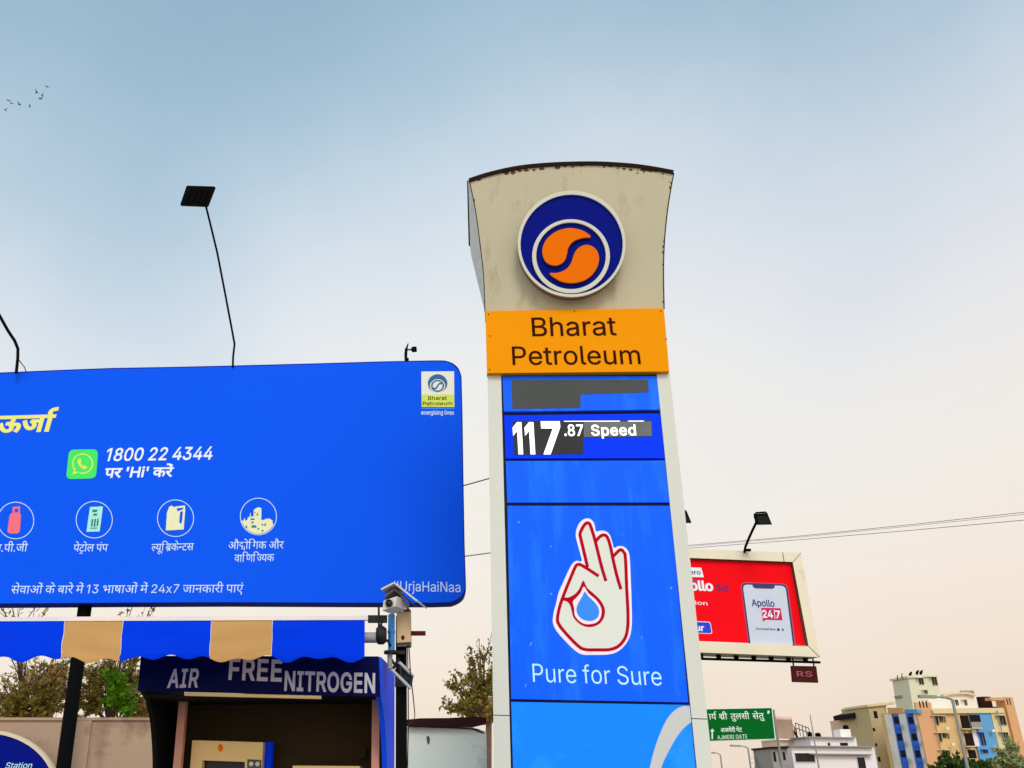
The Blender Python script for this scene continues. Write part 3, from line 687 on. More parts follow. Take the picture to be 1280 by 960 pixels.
def layout(toks, bold=0, gap=0):
    """letters -> list of loop groups in font units, and the width; tokens may be marks: h+letter (half form), rakar, caret, reph, small ya"""
    res, x = [], 0
    dev = any(ord(c[-1]) > 0x900 for c in toks)
    for tk in toks:
        if tk == ' ':
            x += 130 if dev else 170
            continue
        if tk[0] == 'h' and len(tk) == 2 and tk[1] in HALF:
            xc = HALF[tk[1]]
            res.append([[(a + x, b) for a, b in l] for l in (clip_right(l, xc) for l in thicken(GL[tk[1]][1], bold)) if len(l) > 2])
            x += xc - 8
            continue
        if tk == 'rakar':
            res.append([[(a + x, b) for a, b in l] for l in stroke([(-92, 105), (-215, -8)], 44 + bold * 2)])
            continue
        if tk == 'caret':
            res.append([[(a + x, b) for a, b in l] for l in stroke([(-235, -120), (-150, -40), (-70, -120)], 36 + bold * 2)])
            continue
        if tk == 'reph':
            res.append([[(a + x, b) for a, b in l] for l in stroke(smooth([(-70, 350), (-100, 420), (-62, 485), (36, 505)], n=4), 46 + bold * 2)])
            continue
        if tk == 'dya':
            up = [[(a, min(b, 300)) for a, b in l] for l in thicken(GL['य'][1], bold)]
            res.append([[(a * .86 + x, 357 - (357 - b) * .74) for a, b in l] for l in thicken(GL['द'][1], bold)])
            res.append([[(a * .74 + x + 118, b * .70 - 78) for a, b in l] for l in up])
            res.append([[(x, 320), (x + 372, 320), (x + 372, 357), (x, 357)]])
            x += 366
            continue
        for c in ([tk] if len(tk) == 1 else list(tk)):
            ad, lps = GL[c]
            if dev and (ord(c) < 0x100):
                ad, lps = ad * .78, [[(a * .78, b * .78) for a, b in l] for l in lps]
            if lps:
                res.append([[(a + x, b) for a, b in l] for l in thicken(lps, bold)])
            x += ad + gap
    xs = [a for gp in res for l in gp for a, b in l]
    return res, min(xs), max(xs)
DEV_H, LAT_H = 357.0, 509.0
GL['¦'] = (330, [[(a - 60, b) for a, b in GL['1'][1][1]]])
def nonzero(loops):
    """fill overlapping outlines by winding number -> points, triangles"""
    P_, E_ = [], []
    for l in loops:
        b = len(P_)
        n = len(l)
        P_ += [Vector((x, y)) for x, y in l]
        E_ += [(b + i, b + (i + 1) % n) for i in range(n)]
    vo, eo, fo_, *_ = delaunay_2d_cdt(P_, E_, [], 0, 1e-4)
    keep = []
    for f in fo_:
        cx = sum(vo[i].x for i in f) / 3; cy = sum(vo[i].y for i in f) / 3
        w = 0
        for l in loops:
            for i in range(len(l)):
                (x0, y0), (x1, y1) = l[i - 1], l[i]
                if (y0 <= cy) != (y1 <= cy):
                    if cx < (x1 - x0) * (cy - y0) / (y1 - y0) + x0:
                        w += 1 if y1 > y0 else -1
        if w:
            keep.append(tuple(f))
    return vo, keep
def write(g, pl, toks, p0, p1, h, off, bold=0, slant=0.0, gap=0, unit=None, lift=0.0004, thick=0):
    """set a line of letters with its ink from baseline point p0 to p1 (photo pixels), letter height h"""
    if unit is None:
        unit = DEV_H if any(ord(c) > 0x900 for t in toks for c in t) else LAT_H
    gps, xa, xb = layout(toks, bold, gap)
    ex = (Vector(p1) - Vector(p0)) / (xb - xa)
    k = 0
    for gp in gps:
        vo, fo_ = nonzero(gp)
        vs = []
        for v in vo:
            q = Vector(p0) + ex * (v.x - xa)
            hh = v.y / unit * h
            y = q.y - hh
            x = VPX + (q.x - VPX) * (y - VPY) / (q.y - VPY) + slant * hh
            vs.append(pl.P(x, y, off + lift * (k % 3)))
        fs = []
        for f in fo_:
            a, b, c = (vs[i] for i in f)
            fs.append(f if (b - a).cross(c - a).dot(pl.n) > 0 else tuple(reversed(f)))
        g.add(vs, fs)
        k += 1
    return g

# ================================================================== the ground
g = Geo(); g.add([(-1500, -1500, -.02), (1500, -1500, -.02), (1500, 1500, -.02), (-1500, 1500, -.02)], [(0, 1, 2, 3)])
structure('ground', g, M['earth'])
g = Geo(); g.add([(-30, -12, -.008), (24, -12, -.008), (24, 13.9, -.008), (-30, 13.9, -.008)], [(0, 1, 2, 3)])
structure('forecourt', g, M['concrete'])
g = Geo(); g.add([(-90, 26, -.004), (140, 26, -.004), (140, 40, -.004), (-90, 40, -.004)], [(0, 1, 2, 3)])
structure('road', g, M['asphalt'])
g = Geo()
for i in range(36):
    x = -85 + i * 6.2
    g.add([(x, 32.9, 0), (x + 3, 32.9, 0), (x + 3, 33.05, 0), (x, 33.05, 0)], [(0, 1, 2, 3)])
structure('road_marking', g, M['line'])
g = Geo(); box(g, (-90, 25.7, -.02), (230, 0, 0), (0, .3, 0), (0, 0, .15)); box(g, (-90, 40, -.02), (230, 0, 0), (0, .3, 0), (0, 0, .15))
structure('kerb', g, M['kerb'])

# ================================================================== the fuel station's pylon sign
PL = Plane(W(727, 700, 10), -6)
t = Thing('pylon_sign', 'tall white fuel station pylon with orange and blue name, price and hand panels', 'pylon sign', base_of(PL.P(740, 900, -.2)))
YB = 1214
core = slab(Geo(), [[(612, 467), (834, 466), (915, YB), (624, YB)]], PL, 0, .46)
body = t.part('body', core, M['joint'])
u1 = t.part('upright', slab(Geo(), [[(609.4, 466.4), (626.3, 467.6), (644.8, YB), (622, YB)]], PL, .045, .52), M['trim'])
u2 = t.part('upright', slab(Geo(), [[(821, 468), (837, 466), (919, YB), (897, YB)]], PL, .045, .52), M['trim'])
t.part('seam', slab(Geo(), [[(616.2, 893.4), (637.0, 894), (637.0, 894.9), (616.2, 894.3)]], PL, .047), M['joint'], u1)
g = Geo()
slab(g, [[(864.0, 897.6), (884.2, 898.4), (884.2, 899.3), (864.0, 898.5)]], PL, .047)
t.part('seam', g, M['joint'], u2)
# head
HP = Plane(PL.P(715, 387, .05), -6, 11)
top = smooth([(586.5, 226), (606, 219.5), (633, 212.8), (658, 208.7), (687, 206.2), (716, 205), (746, 204.8), (772, 206), (797, 208.2), (820, 211.6), (842, 215.8)], n=3)
rightE = smooth([(842, 216), (838.5, 234), (834.4, 260), (831.6, 285), (829.8, 308), (829, 340), (829.8, 386)], n=4)
leftE = smooth([(605.8, 389), (604.2, 345), (599.5, 302), (593.6, 260), (586.5, 226)], n=4)
head_poly = top + rightE[1:] + leftE[:-1]
t.part('head', slab(Geo(), [head_poly], HP, 0, .52), M['cream'])
g = Geo()
vs = []
for k in range(13):
    y = 226 + (388 - 226) * k / 12
    # front edge of the flare at this height, and the straighter back edge
    xf = min(leftE, key=lambda p: abs(p[1] - y))[0]
    xb = 585.4 + 2.2 * min(1, (y - 226) / 87) if y < 313 else 587.6 + 18.2 * (y - 313) / 75
    vs += [HP.P(xf, y, -.002), HP.P(xb - .2, y, -.5)]
fs = [(2 * k, 2 * k + 1, 2 * k + 3, 2 * k + 2) for k in range(12)]
g.add(vs, fs)
t.part('flank', g, M['ring_white'])
g = Geo()
tube(g, [vs[2 * k + 1] for k in range(7)], .016, 6)
t.part('flank_edge', g, M['rust'])
g = Geo()
cap = stroke([(x, y - 1.0) for x, y in top], 4.4)
slab(g, cap, HP, .02, .57)
slab(g, stroke([(x + .5, y) for x, y in rightE], 1.3), HP, .006, .02)
slab(g, stroke([(x + .2, y) for x, y in leftE], 1.0), HP, .006, .02)
t.part('roof_cap', g, M['rust'])
g = Geo()
rnd = random.Random(3)
for i in range(44):
    k = rnd.choice((rnd.gauss(.22, .07), rnd.gauss(.5, .12), rnd.gauss(.86, .06), rnd.random()))
    k = min(.99, max(.01, k))
    j = int(k * (len(top) - 1))
    x, y = top[j]
    dy = 1.5 + abs(rnd.gauss(0, 2.2)) if rnd.random() < .7 else rnd.uniform(4, 13)
    r = rnd.uniform(.4, 2.6) * (1.15 if dy < 5 else .42)
    pts = [(x + r * 1.6 * math.cos(a / 9 * 6.28) * rnd.uniform(.5, 1.2), y + dy + r * .8 * math.sin(a / 9 * 6.28) * rnd.uniform(.5, 1.2)) for a in range(9)]
    slab(g, [pts], HP, .0022 + i * .00004)
for i in range(16):
    j = rnd.randrange(len(rightE) - 1)
    e = rightE[j] if rnd.random() < .65 else leftE[min(j, len(leftE) - 1)]
    s = -1 if e[0] > 700 else 1
    r = rnd.uniform(.6, 1.5)
    slab(g, [[(e[0] + s * r * rnd.uniform(.4, 1.4) + r * .7 * math.cos(a), e[1] + r * 1.6 * math.sin(a)) for a in (0, .9, 1.8, 2.8, 3.8, 4.8, 5.6)]], HP, .0022 + i * .00005)
tag(t.part('peeling_paint', g, M['stain']), kind='stuff')
# round emblem, stepped
em = t.part('emblem', slab(Geo(), [ell(714.6, 304.6, 67.4, 66.4, 64)], HP, .15, .15), M['ring_side'])
t.part('outer_ring', slab(Geo(), [ell(714.6, 304.6, 67.5, 66.5, 64), ell(714.6, 305.4, 64.0, 62.4, 64)], HP, .178, .03), M['ring_white'], em)
t.part('blue_disc', slab(Geo(), [ell(714.6, 305.4, 64.2, 62.6, 64)], HP, .153, .002), M['disc_blue'], em)
t.part('inner_ring', slab(Geo(), [ell(713.8, 320.2, 48.6, 46.2, 56), ell(713.8, 319.6, 43.6, 41.8, 56)], HP, .182, .03), M['ring_white'], em)
S = lambda L: [(713.4 + (x / 6 - 73.4) * 1.04, 319.4 + (y / 6 - 89.8) * 1.04) for x, y in L]
lobeA = smooth(S([(585, 404), (545, 368), (490, 347), (430, 341), (370, 352), (315, 378), (268, 420), (240, 475), (237, 525), (255, 575), (290, 602), (335, 609), (375, 595), (402, 565), (414, 525), (422, 485), (445, 450), (480, 425), (530, 410)]), True, 4)
lobeB = smooth(S([(288, 668), (340, 664), (390, 648), (425, 620), (448, 580), (462, 535), (485, 495), (520, 470), (562, 462), (605, 478), (634, 512), (645, 560), (634, 615), (605, 665), (560, 705), (505, 728), (445, 736), (385, 728), (335, 705)]), True, 4)
t.part('swirl_lobe', slab(Geo(), [lobeA], HP, .192, .036), M['swirl'], em)
t.part('swirl_lobe', slab(Geo(), [lobeB], HP, .192, .036), M['swirl'], em)
# name board
nb = t.part('name_board', slab(Geo(), [[(606.6, 388.8), (829.8, 385.2), (836.6, 464.2), (608.6, 466.4)]], PL, .11, .12), M['orange_board'])
t.part('lettering', write(Geo(), PL, list("Bharat"), (665.5, 420.2), (771.2, 418.8), 23.2, .113, bold=4), M['brown_ink'], nb)
t.part('lettering', write(Geo(), PL, list("Petroleum"), (640.8, 456.0), (801.2, 454.9), 22.8, .113, bold=4), M['brown_ink'], nb)
for x, y in ((610.6, 393), (718, 389), (826, 389), (612, 462), (612.4, 420), (833, 424)):
    t.part('screw', lathe(Geo(), PL.P(x, y, .11), [(.008, 0), (.008, .004), (.004, .006), (.0001, .006)], 8, PL.n), M['rust'], nb)
# price displays
for pi, (q, sc_poly) in enumerate((
        ([(628, 470.6), (821.6, 470), (826, 511.8), (629.8, 514.2)], [(639.2, 475), (810, 474.6), (810.8, 490.3), (725.8, 493), (725.4, 510), (640.4, 511)]),
        ([(630.2, 519.2), (826.8, 516.8), (832.4, 572.6), (632, 573)], [(640.6, 525.8), (814.3, 525.4), (815.2, 545.4), (729, 547.2), (729.6, 567.6), (642.8, 568.2)]))):
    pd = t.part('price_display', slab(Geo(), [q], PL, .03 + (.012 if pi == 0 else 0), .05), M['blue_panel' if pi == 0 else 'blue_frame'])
    o_ = .03 + (.012 if pi == 0 else 0)
    sp = t.part('screen', slab(Geo(), [sc_poly], PL, o_ + .003, .002), M['screen'] if pi == 0 else M['screen_on'], pd)
    if pi == 1:
        t.part('text_strip', slab(Geo(), [[(729.6, 527.4), (814, 526.6), (814.8, 545), (729.8, 546.4)]], PL, o_ + .0042), M['strip'], pd)
        g = Geo()
        write(g, PL, ['¦'], (642.4, 565.5), (653.8, 565.5), 35.5, o_ + .0062, bold=34, unit=LAT_H)
        write(g, PL, ['¦'], (657.4, 565.5), (669.0, 565.5), 35.5, o_ + .0062, bold=34, unit=LAT_H)
        write(g, PL, ['7'], (678.4, 565.5), (702.6, 565.5), 36.5, o_ + .0062, bold=34, unit=LAT_H)
        t.part('led_digits', g, M['led'], pd)
        g = Geo()
        write(g, PL, list(".87"), (705.6, 544.6), (729.6, 544.4), 13.6, o_ + .0062, bold=16)
        t.part('led_digits', g, M['led'], pd)
        g = Geo()
        write(g, PL, list("Speed"), (739.4, 544.2), (795.4, 543.8), 12.8, o_ + .0062, bold=16, gap=28)
        t.part('led_lettering', g, M['led'], pd)
        g = Geo()
        slab(g, [[(705, 526.2), (775, 525.9), (775, 526.8), (705, 527.1)]], PL, o_ + .0062)
        slab(g, [[(785, 525.9), (805, 525.8), (805, 526.7), (785, 526.8)]], PL, o_ + .0062)
        t.part('led_line', g, M['led'], pd)
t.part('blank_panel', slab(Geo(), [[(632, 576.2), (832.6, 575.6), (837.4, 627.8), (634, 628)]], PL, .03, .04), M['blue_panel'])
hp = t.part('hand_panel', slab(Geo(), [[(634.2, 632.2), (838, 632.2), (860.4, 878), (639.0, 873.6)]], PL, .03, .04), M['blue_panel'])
H = lambda L: [(680 + x / 5.05, 640 + y / 5.05) for x, y in L]
outer = smooth(H([(268, 40), (298, 48), (318, 76), (328, 122), (352, 118), (385, 120), (414, 142), (432, 192), (442, 226), (470, 215), (505, 220), (532, 248), (542, 300), (548, 430), (554, 600), (554, 715), (540, 790), (505, 848), (455, 886), (400, 900), (320, 902), (245, 900), (198, 876), (135, 815), (80, 752), (56, 700), (60, 640), (78, 570), (92, 510), (118, 450), (152, 375), (178, 328), (205, 308), (238, 311), (228, 260), (210, 195), (200, 140), (212, 90), (236, 56)]), True, 3)
dropw = smooth(H([(258, 480), (285, 518), (322, 556), (348, 590), (360, 630), (350, 668), (325, 692), (288, 702), (252, 696), (222, 678), (200, 648), (196, 612), (206, 575), (226, 538), (244, 508)]), True, 3)
dropb = smooth(H([(258, 503), (280, 532), (312, 562), (338, 594), (349, 630), (340, 662), (316, 682), (286, 688), (254, 682), (228, 666), (210, 640), (205, 612), (214, 580), (232, 548), (247, 522)]), True, 3)
em = t.part('hand_emblem', slab(Geo(), [outer], PL, .032, .001), M['hand_rim'], hp)
inner = smooth(H([(268, 68), (288, 76), (302, 110), (322, 185), (345, 158), (376, 144), (400, 160), (418, 210), (432, 290), (462, 256), (492, 238), (512, 262), (520, 330), (528, 520), (532, 700), (520, 780), (480, 842), (420, 868), (330, 870), (255, 868), (214, 848), (150, 780), (96, 720), (82, 680), (90, 620), (112, 548), (150, 460), (190, 360), (208, 332), (236, 335), (276, 352), (262, 300), (242, 210), (228, 150), (240, 104)]), True, 3)
t.part('hand_fill', slab(Geo(), [inner], PL, .0325, 0), M['hand_fill'], hp)
g = Geo()
LWH = 20.5 / 5.05
lines = [
    (smooth(H([(345, 405), (280, 362), (235, 335), (212, 332), (196, 350), (160, 435), (116, 546), (96, 610), (85, 672), (92, 705), (130, 757), (215, 845), (262, 868), (330, 870), (415, 868), (472, 845), (512, 795), (528, 730), (530, 640), (522, 480), (514, 290), (505, 256), (486, 238), (464, 252), (432, 286)]), n=4)),
    (smooth(H([(486, 488), (462, 410), (436, 300), (420, 220), (400, 160), (376, 145), (350, 158), (326, 186)]), n=4)),
    (smooth(H([(391, 436), (362, 340), (325, 190), (304, 118), (288, 76), (268, 70), (248, 92), (228, 134), (232, 165), (252, 250), (275, 348)]), n=4)),
]
for k, L in enumerate(lines):
    t.part('hand_outline', slab(Geo(), stroke(L, LWH), PL, .033 + k * .0004), M['hand_red'], hp)
ringo = smooth(H([(248, 432), (272, 478), (320, 520), (360, 562), (384, 612), (380, 662), (352, 704), (308, 724), (266, 724), (222, 704), (186, 664), (172, 612), (160, 580), (138, 562), (108, 556), (110, 538), (150, 540), (192, 520), (222, 486)]), True, 3)
ringi = smooth(H([(252, 470), (280, 512), (326, 552), (354, 590), (364, 628), (354, 672), (330, 698), (290, 708), (250, 704), (216, 682), (194, 650), (190, 605), (182, 566), (205, 540), (232, 508)]), True, 3)
slab(g, [ringo, ringi], PL, .0344)
t.part('hand_outline', g, M['hand_red'], hp)
t.part('drop_rim', slab(Geo(), [ringi], PL, .0338), M['hand_rim'], hp)
t.part('fuel_drop', slab(Geo(), [dropb], PL, .0350), M['drop'], hp)
g = Geo()
write(g, PL, list("Pure for Sure"), (666.4, 852.4), (827.8, 857.0), 23.0, .0325, bold=-3)
t.part('lettering', g, M['ice'], hp)
for x, y, w, h in ((648.6, 652.6, 2.0, 1.6), (689, 742.4, 2.2, 1.4), (663.4, 805, 1.1, 3.6), (657, 857, 1.0, 3), (839, 735, 1.6, 2.4), (688.6, 683, 1.2, 1.6), (778, 668, 1.2, .9), (802, 797, .8, 2.2)):
    t.part('smudge', slab(Geo(), [ell(x, y, w * .8, h * .8, 10, tilt=25)], PL, .0318), M['smudge'], hp)
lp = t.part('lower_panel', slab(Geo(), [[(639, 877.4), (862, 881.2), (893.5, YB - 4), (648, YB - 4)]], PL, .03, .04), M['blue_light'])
Q = lambda L: [(590 + x / 4.129, 740 + y / 4.129) for x, y in L]
arc = smooth(Q([(1124, 590), (1088, 590), (1045, 612), (1003, 662), (966, 742), (936, 832), (916, 915), (900, 1010), (890, 1120)]), n=4) + smooth(Q([(955, 1120), (962, 1010), (977, 908), (1010, 832), (1050, 760), (1090, 706), (1133, 670)]), n=4)
t.part('silver_arc', slab(Geo(), [arc], PL, .033, .002), M['arc_grey'], lp)

# ================================================================== the big blue billboard
BB = Plane(W(577, 600, 13.2), -2.8)
bt = Thing('billboard', 'huge blue billboard with Hindi lines and round icons above the striped awning', 'billboard', base_of(BB.P(107, 758, -.35)))
topb = [(-330, 474.5), (-150, 469.6), (0, 465.6), (70, 462.6), (140, 459.9), (215, 458.6), (285, 457), (400, 454), (480, 451.6), (545, 450.4)]
outl = topb + smooth([(556, 450.6), (566, 454), (573.4, 461), (577, 471)], n=3) + [(578.2, 520), (579.4, 600), (580.8, 680), (582.4, 728)] + smooth([(582.5, 736), (580, 744), (573.5, 750), (564, 754)], n=3) + [(540, 754.8), (440, 754.6), (280, 754), (140, 754.6), (0, 755.6), (-330, 758)]
fr = bt.part('frame', slab(Geo(), [outl], BB, 0, .3), M['bb_edge'])
def inset(poly, d):
    cx, cy = 130, 606
    return [(x - d * (1 if x > cx else -1) * (1 if abs(x - cx) > 300 else 0), y + d * (1 if y < cy else -1)) for x, y in poly]
fc = bt.part('ad_face', slab(Geo(), [inset(outl, 1.3)], BB, .012, .012), M['bb_face'])
p0 = BB.P(107, 752, -.22)
g = Geo(); tube(g, [Vector((p0.x, p0.y, BB.P(107, 560, -.22).z)), Vector((p0.x, p0.y, 0))], .098, 14)
bt.part('post', g, M['soot'])
p0 = BB.P(-230, 752, -.22)
g = Geo(); tube(g, [Vector((p0.x, p0.y, BB.P(-230, 560, -.22).z)), Vector((p0.x, p0.y, 0))], .098, 14)
bt.part('post', g, M['soot'])
O = .0165
g = Geo()
write(g, BB, ['ऊ', 'ज', 'ा', 'reph'], (-6, 540.4), (66, 538.4), 19.5, O, bold=20, slant=.12)
bt.part('headline', g, M['bb_yellow'], fc)
g = Geo()
write(g, BB, list("¦800 22 4344"), (130.8, 576.2), (264.6, 574.0), 15.6, O, bold=13, slant=.13)
bt.part('phone_line', g, M['bb_white'], fc)
g = Geo()
write(g, BB, ['प', 'र', ' ', "'", 'H', 'i', "'", ' ', 'क', 'र', 'े', 'ं'], (129.6, 597), (215.4, 595.6), 11.2, O, bold=15, slant=.08)
bt.part('phone_line', g, M['bb_white'], fc)
icon = bt.part('app_icon', slab(Geo(), [roundp([(86.2, 562.0), (122.8, 561.6), (120.0, 598.0), (82.4, 599)], 7)], BB, O, .002), M['green'], fc)
g = Geo()
slab(g, stroke(ell(103.2, 579.6, 12.4, 12.0, 30, 140, 470), 1.7), BB, O + .002)
slab(g, [[(93, 586), (90.6, 593.2), (97.4, 591.2), (96.6, 589.2), (93.4, 590.2), (94.8, 585.4)]], BB, O + .0024)
slab(g, [smooth([(98.4, 573.2), (100.6, 573.4), (101.6, 576.6), (100.8, 578.4), (103.8, 582), (105.6, 581.4), (108.6, 583.4), (108, 585.8), (105.4, 586.6), (101.6, 584.8), (98, 580.4), (97, 576)], True, 3)], BB, O + .0022)
bt.part('app_symbol', g, M['lime'], fc)
for cx, cy in ((19.6, 650.6), (117.8, 649.6), (219.4, 647.8), (323, 645.6)):
    a_, b_ = stroke(ell(cx, cy, 22.6, 22.9, 44, tilt=0), 1.0, True)
    bt.part('icon_circle', slab(Geo(), [a_, b_], BB, O), M['bb_pale'], fc)
g = Geo()
slab(g, [roundp([(12.4, 641), (26.6, 640.4), (24.8, 664.6), (22, 667), (12, 667), (9.2, 664.6)], [5, 5, 2, 2, 2, 2])], BB, O)
slab(g, [[(16, 633.6), (25.2, 633.2), (24.8, 641), (22.4, 641), (22.8, 636), (18.6, 636.2), (18.2, 641), (15.4, 641)]], BB, O + .0005)
bt.part('gas_cylinder_icon', g, M['pink'], fc)
bt.part('pump_icon', slab(Geo(), [[(112.4, 633.6), (128.8, 633), (124.6, 664.4), (108, 664.8)]], BB, O), M['mint'], fc)
g = Geo()
for (x, y, w, h) in ((113.5, 649, 2, 9), (117, 648.6, 2, 10), (120.6, 648.4, 2, 9), (115, 637, 6, 3), (116, 642, 5, 2.5), (112, 659.5, 9, 1.2)):
    slab(g, [[(x + 1, y), (x + w + 1, y), (x + w, y + h), (x, y + h)]], BB, O + .001)
bt.part('pump_icon_detail', g, M['mintdark'], fc)
can = [(211.5, 633.4), (214.6, 631.8), (217, 633.8), (222, 632.8), (231.2, 631.8), (231.6, 637), (229.6, 661.8), (207.2, 663.2), (208.6, 641)]
slot = [(225.2, 640.2), (228.6, 638.6), (227.6, 652), (225.8, 655.2), (224, 652.4)]
slot2 = [(221, 635.4), (229.2, 634.4), (229, 636.6), (221.8, 639.2)]
bt.part('oil_can_icon', slab(Geo(), [can, slot, slot2], BB, O), M['canfill'], fc)
g = Geo()
sk = [(301.2, 652.5), (303, 650), (304, 652), (305.6, 647), (306.6, 651), (309, 650), (310, 646.5), (312.2, 646.2), (313, 640), (313.8, 646), (317, 645.4), (317.2, 637.4), (320.2, 635.2), (323.6, 634), (326.8, 635.4), (326.6, 649.8), (330, 650), (331.6, 648.6), (336.8, 648.2), (340.6, 650.6), (341, 655)]
ar = ell(323, 645.6, 21.4, 21.7, 20, 26, 158)
slab(g, [sk + ar], BB, O)
bt.part('city_icon', g, M['canfill'], fc)
g = Geo()
for (x, y, w, h) in ((313, 648, 5, 2), (314, 652, 3, 2), (314.5, 656.6, 6, 3), (307, 657, 2, 3), (327, 655, 2, 2), (330.5, 654.4, 2, 3), (322, 660, 2, 2), (327, 662.4, 2.4, 2), (318, 640, 1.4, 1.4), (321, 641, 1.4, 4)):
    bt.part('icon_window', slab(Geo(), [[(x, y), (x + w, y), (x + w, y + h), (x, y + h)]], BB, O + .001), M['mintdark'], fc)
bt.part('icon_caption', write(Geo(), BB, ['ए', 'ल', '.', 'प', 'ी', '.', 'ज', 'ी'], (-16.5, 690.0), (33.7, 689.2), 9.2, O, bold=3), M['bb_pale'], fc)
bt.part('icon_caption', write(Geo(), BB, ['प', 'े', 'ट', 'caret', 'ो', 'ल', ' ', 'प', 'ं', 'प'], (91.2, 689.6), (134.4, 689.0), 8.8, O, bold=3), M['bb_pale'], fc)
bt.part('icon_caption', write(Geo(), BB, ['hल', 'य', 'ू', 'ि', 'ब', 'rakar', 'क', 'े', 'hन', 'ट', 'hस'[1:], ], (188.8, 689.0), (241.8, 687.8), 8.8, O, bold=3), M['bb_pale'], fc)
bt.part('icon_caption', write(Geo(), BB, ['औ', 'dya', 'ो', 'ि', 'ग', 'क', ' ', 'औ', 'र'], (285.4, 686.4), (354.5, 685.6), 8.8, O, bold=3), M['bb_pale'], fc)
bt.part('icon_caption', write(Geo(), BB, ['व', 'ा', 'ि', 'ण', 'ि', 'hज', 'य', 'क'], (292.6, 702.4), (342.6, 701.6), 8.8, O, bold=3), M['bb_pale'], fc)
bt.part('tagline_lettering', write(Geo(), BB, list("सेवाओं के बारे में ¦3 भाषाओं में 24x7 जानकारी पाएं"), (13, 742.0), (303.8, 740.6), 9.6, O, bold=1, slant=.03), M['bb_pale'], fc)
bt.part('hashtag', write(Geo(), BB, list("#UrjaHaiNaa"), (490, 738.6), (575.6, 740.2), 12.4, O, bold=1), M['bb_pale'], fc)
bd = bt.part('logo_badge', slab(Geo(), [[(526.6, 464.4), (567.6, 464.0), (568.0, 508.8), (527.0, 508.8)]], BB, O, .003), M['badge'], fc)
bt.part('badge_band', slab(Geo(), [[(526.9, 493.2), (567.8, 493), (568.0, 508.8), (527.0, 508.8)]], BB, O + .001), M['lime'], fc)
g = Geo()
slab(g, [ell(547, 479.3, 12.2, 11.6, 36), ell(547, 482.4, 9.6, 8.6, 30)], BB, O + .002)
slab(g, [ell(547, 482.4, 8.2, 7.5, 30), ell(547, 482.3, 6.2, 5.8, 26)], BB, O + .002)
slab(g, stroke(smooth([(541.6, 485), (545, 485.4), (547, 482.4), (549, 479.6), (552.4, 479.4)], n=4), 1.9), BB, O + .0025)
bt.part('badge_emblem', g, M['teal'], fc)
bt.part('badge_lettering', write(Geo(), BB, list("Bharat"), (535.2, 499.8), (558.6, 499.6), 4.4, O + .0025, bold=8), M['brown_ink'], fc)
bt.part('badge_lettering', write(Geo(), BB, list("Petroleum"), (528.4, 506.6), (565.6, 506.4), 4.4, O + .0025, bold=8), M['brown_ink'], fc)
g = Geo()
write(g, BB, list("energising lives"), (526.4, 518.2), (567.6, 518.2), 5.2, O, bold=18)
bt.part('badge_motto', g, M['bb_pale'], fc)
bt.part('badge_line', slab(Geo(), [[(526.6, 510), (567.8, 510), (567.8, 511.4), (526.6, 511.4)]], BB, O), M['drop'], fc)

# lamps on arms over the billboard
def floodlight(path, r, head, Yh, lean, label, group, glass=True, hy=0):
    """path: [(px, py, Y)], head: four photo pixels of the near face"""
    b = W(*path[0])
    f = Thing('floodlight', label, 'floodlight', b, group)
    pts = [W(*p) for p in path]
    g = Geo(); tube(g, pts, r, 8)
    f.part('arm', g, M['soot'])
    if head:
        hpn = Plane(W(sum(p[0] for p in head) / 4, sum(p[1] for p in head) / 4, Yh), hy, lean)
        g = Geo(); slab(g, [roundp(head, 1.2, 2)], hpn, 0, .07)
        hd = f.part('lamp_head', g, M['soot'])
        ins = [((x * 5 + sum(p[0] for p in head) / 4) / 6, (y * 5 + sum(p[1] for p in head) / 4) / 6) for x, y in head]
        slab_g = slab(Geo(), [ins], hpn, -.074)
        slab_g.f = [tuple(reversed(q)) for q in slab_g.f]
        f.part('lens', slab_g, M['lampglass'], hd)
        g = Geo()
        cx, cy = sum(p[0] for p in head) / 4, sum(p[1] for p in head) / 4
        for i in range(4):
            k = -0.6 + i * .4
            a = ((head[0][0] + head[3][0]) / 2 * (.5 - k / 2) + (head[1][0] + head[2][0]) / 2 * (.5 + k / 2))
            xt = head[0][0] * (.5 - k / 2) + head[1][0] * (.5 + k / 2)
            yt = head[0][1] * (.5 - k / 2) + head[1][1] * (.5 + k / 2)
            xb = head[3][0] * (.5 - k / 2) + head[2][0] * (.5 + k / 2)
            yb = head[3][1] * (.5 - k / 2) + head[2][1] * (.5 + k / 2)
            A, B = Vector((xt, yt)), Vector((xb, yb))
            p, q = A.lerp(B, .15), A.lerp(B, .85)
            slab(g, stroke([tuple(p), tuple(q)], .7), hpn, .02, .021)
        f.part('cooling_fin', g, M['soot'], hd)
    return f
GF = 'lamps on arms along the billboard top'
f1 = floodlight([(291, 459, 13.35), (291.4, 446, 13.3), (293.2, 430, 13.25), (289.5, 410, 13.1), (282, 370, 12.85), (271.6, 316, 12.55), (263.4, 282, 12.3), (257, 256, 12.1)], .0165,
           [(233.3, 231.9), (268.8, 233), (259.2, 257.6), (225, 256.2)], 12.1, 20, 'square black floodlight on a bent arm above the blue billboard, its head in view', GF)
f2 = floodlight([(20.2, 467, 13.4), (22.2, 448, 13.35), (22.4, 436, 13.3), (18.4, 426, 13.2), (10, 413.4, 13.1), (0, 395.6, 12.95), (-24, 352, 12.6), (-40, 300, 12.2), (-46, 272, 12.0)], .026,
           [(-72, 246), (-34, 247), (-44, 273), (-80, 272)], 12.0, 20, 'thicker black lamp arm with a loose cable at the top left end of the billboard', GF)
g = Geo(); tube(g, [W(23.8, 450, 13.36), W(27, 454.5, 13.38), W(30.6, 459, 13.38), (W(33, 466, 13.4))], .008, 6)
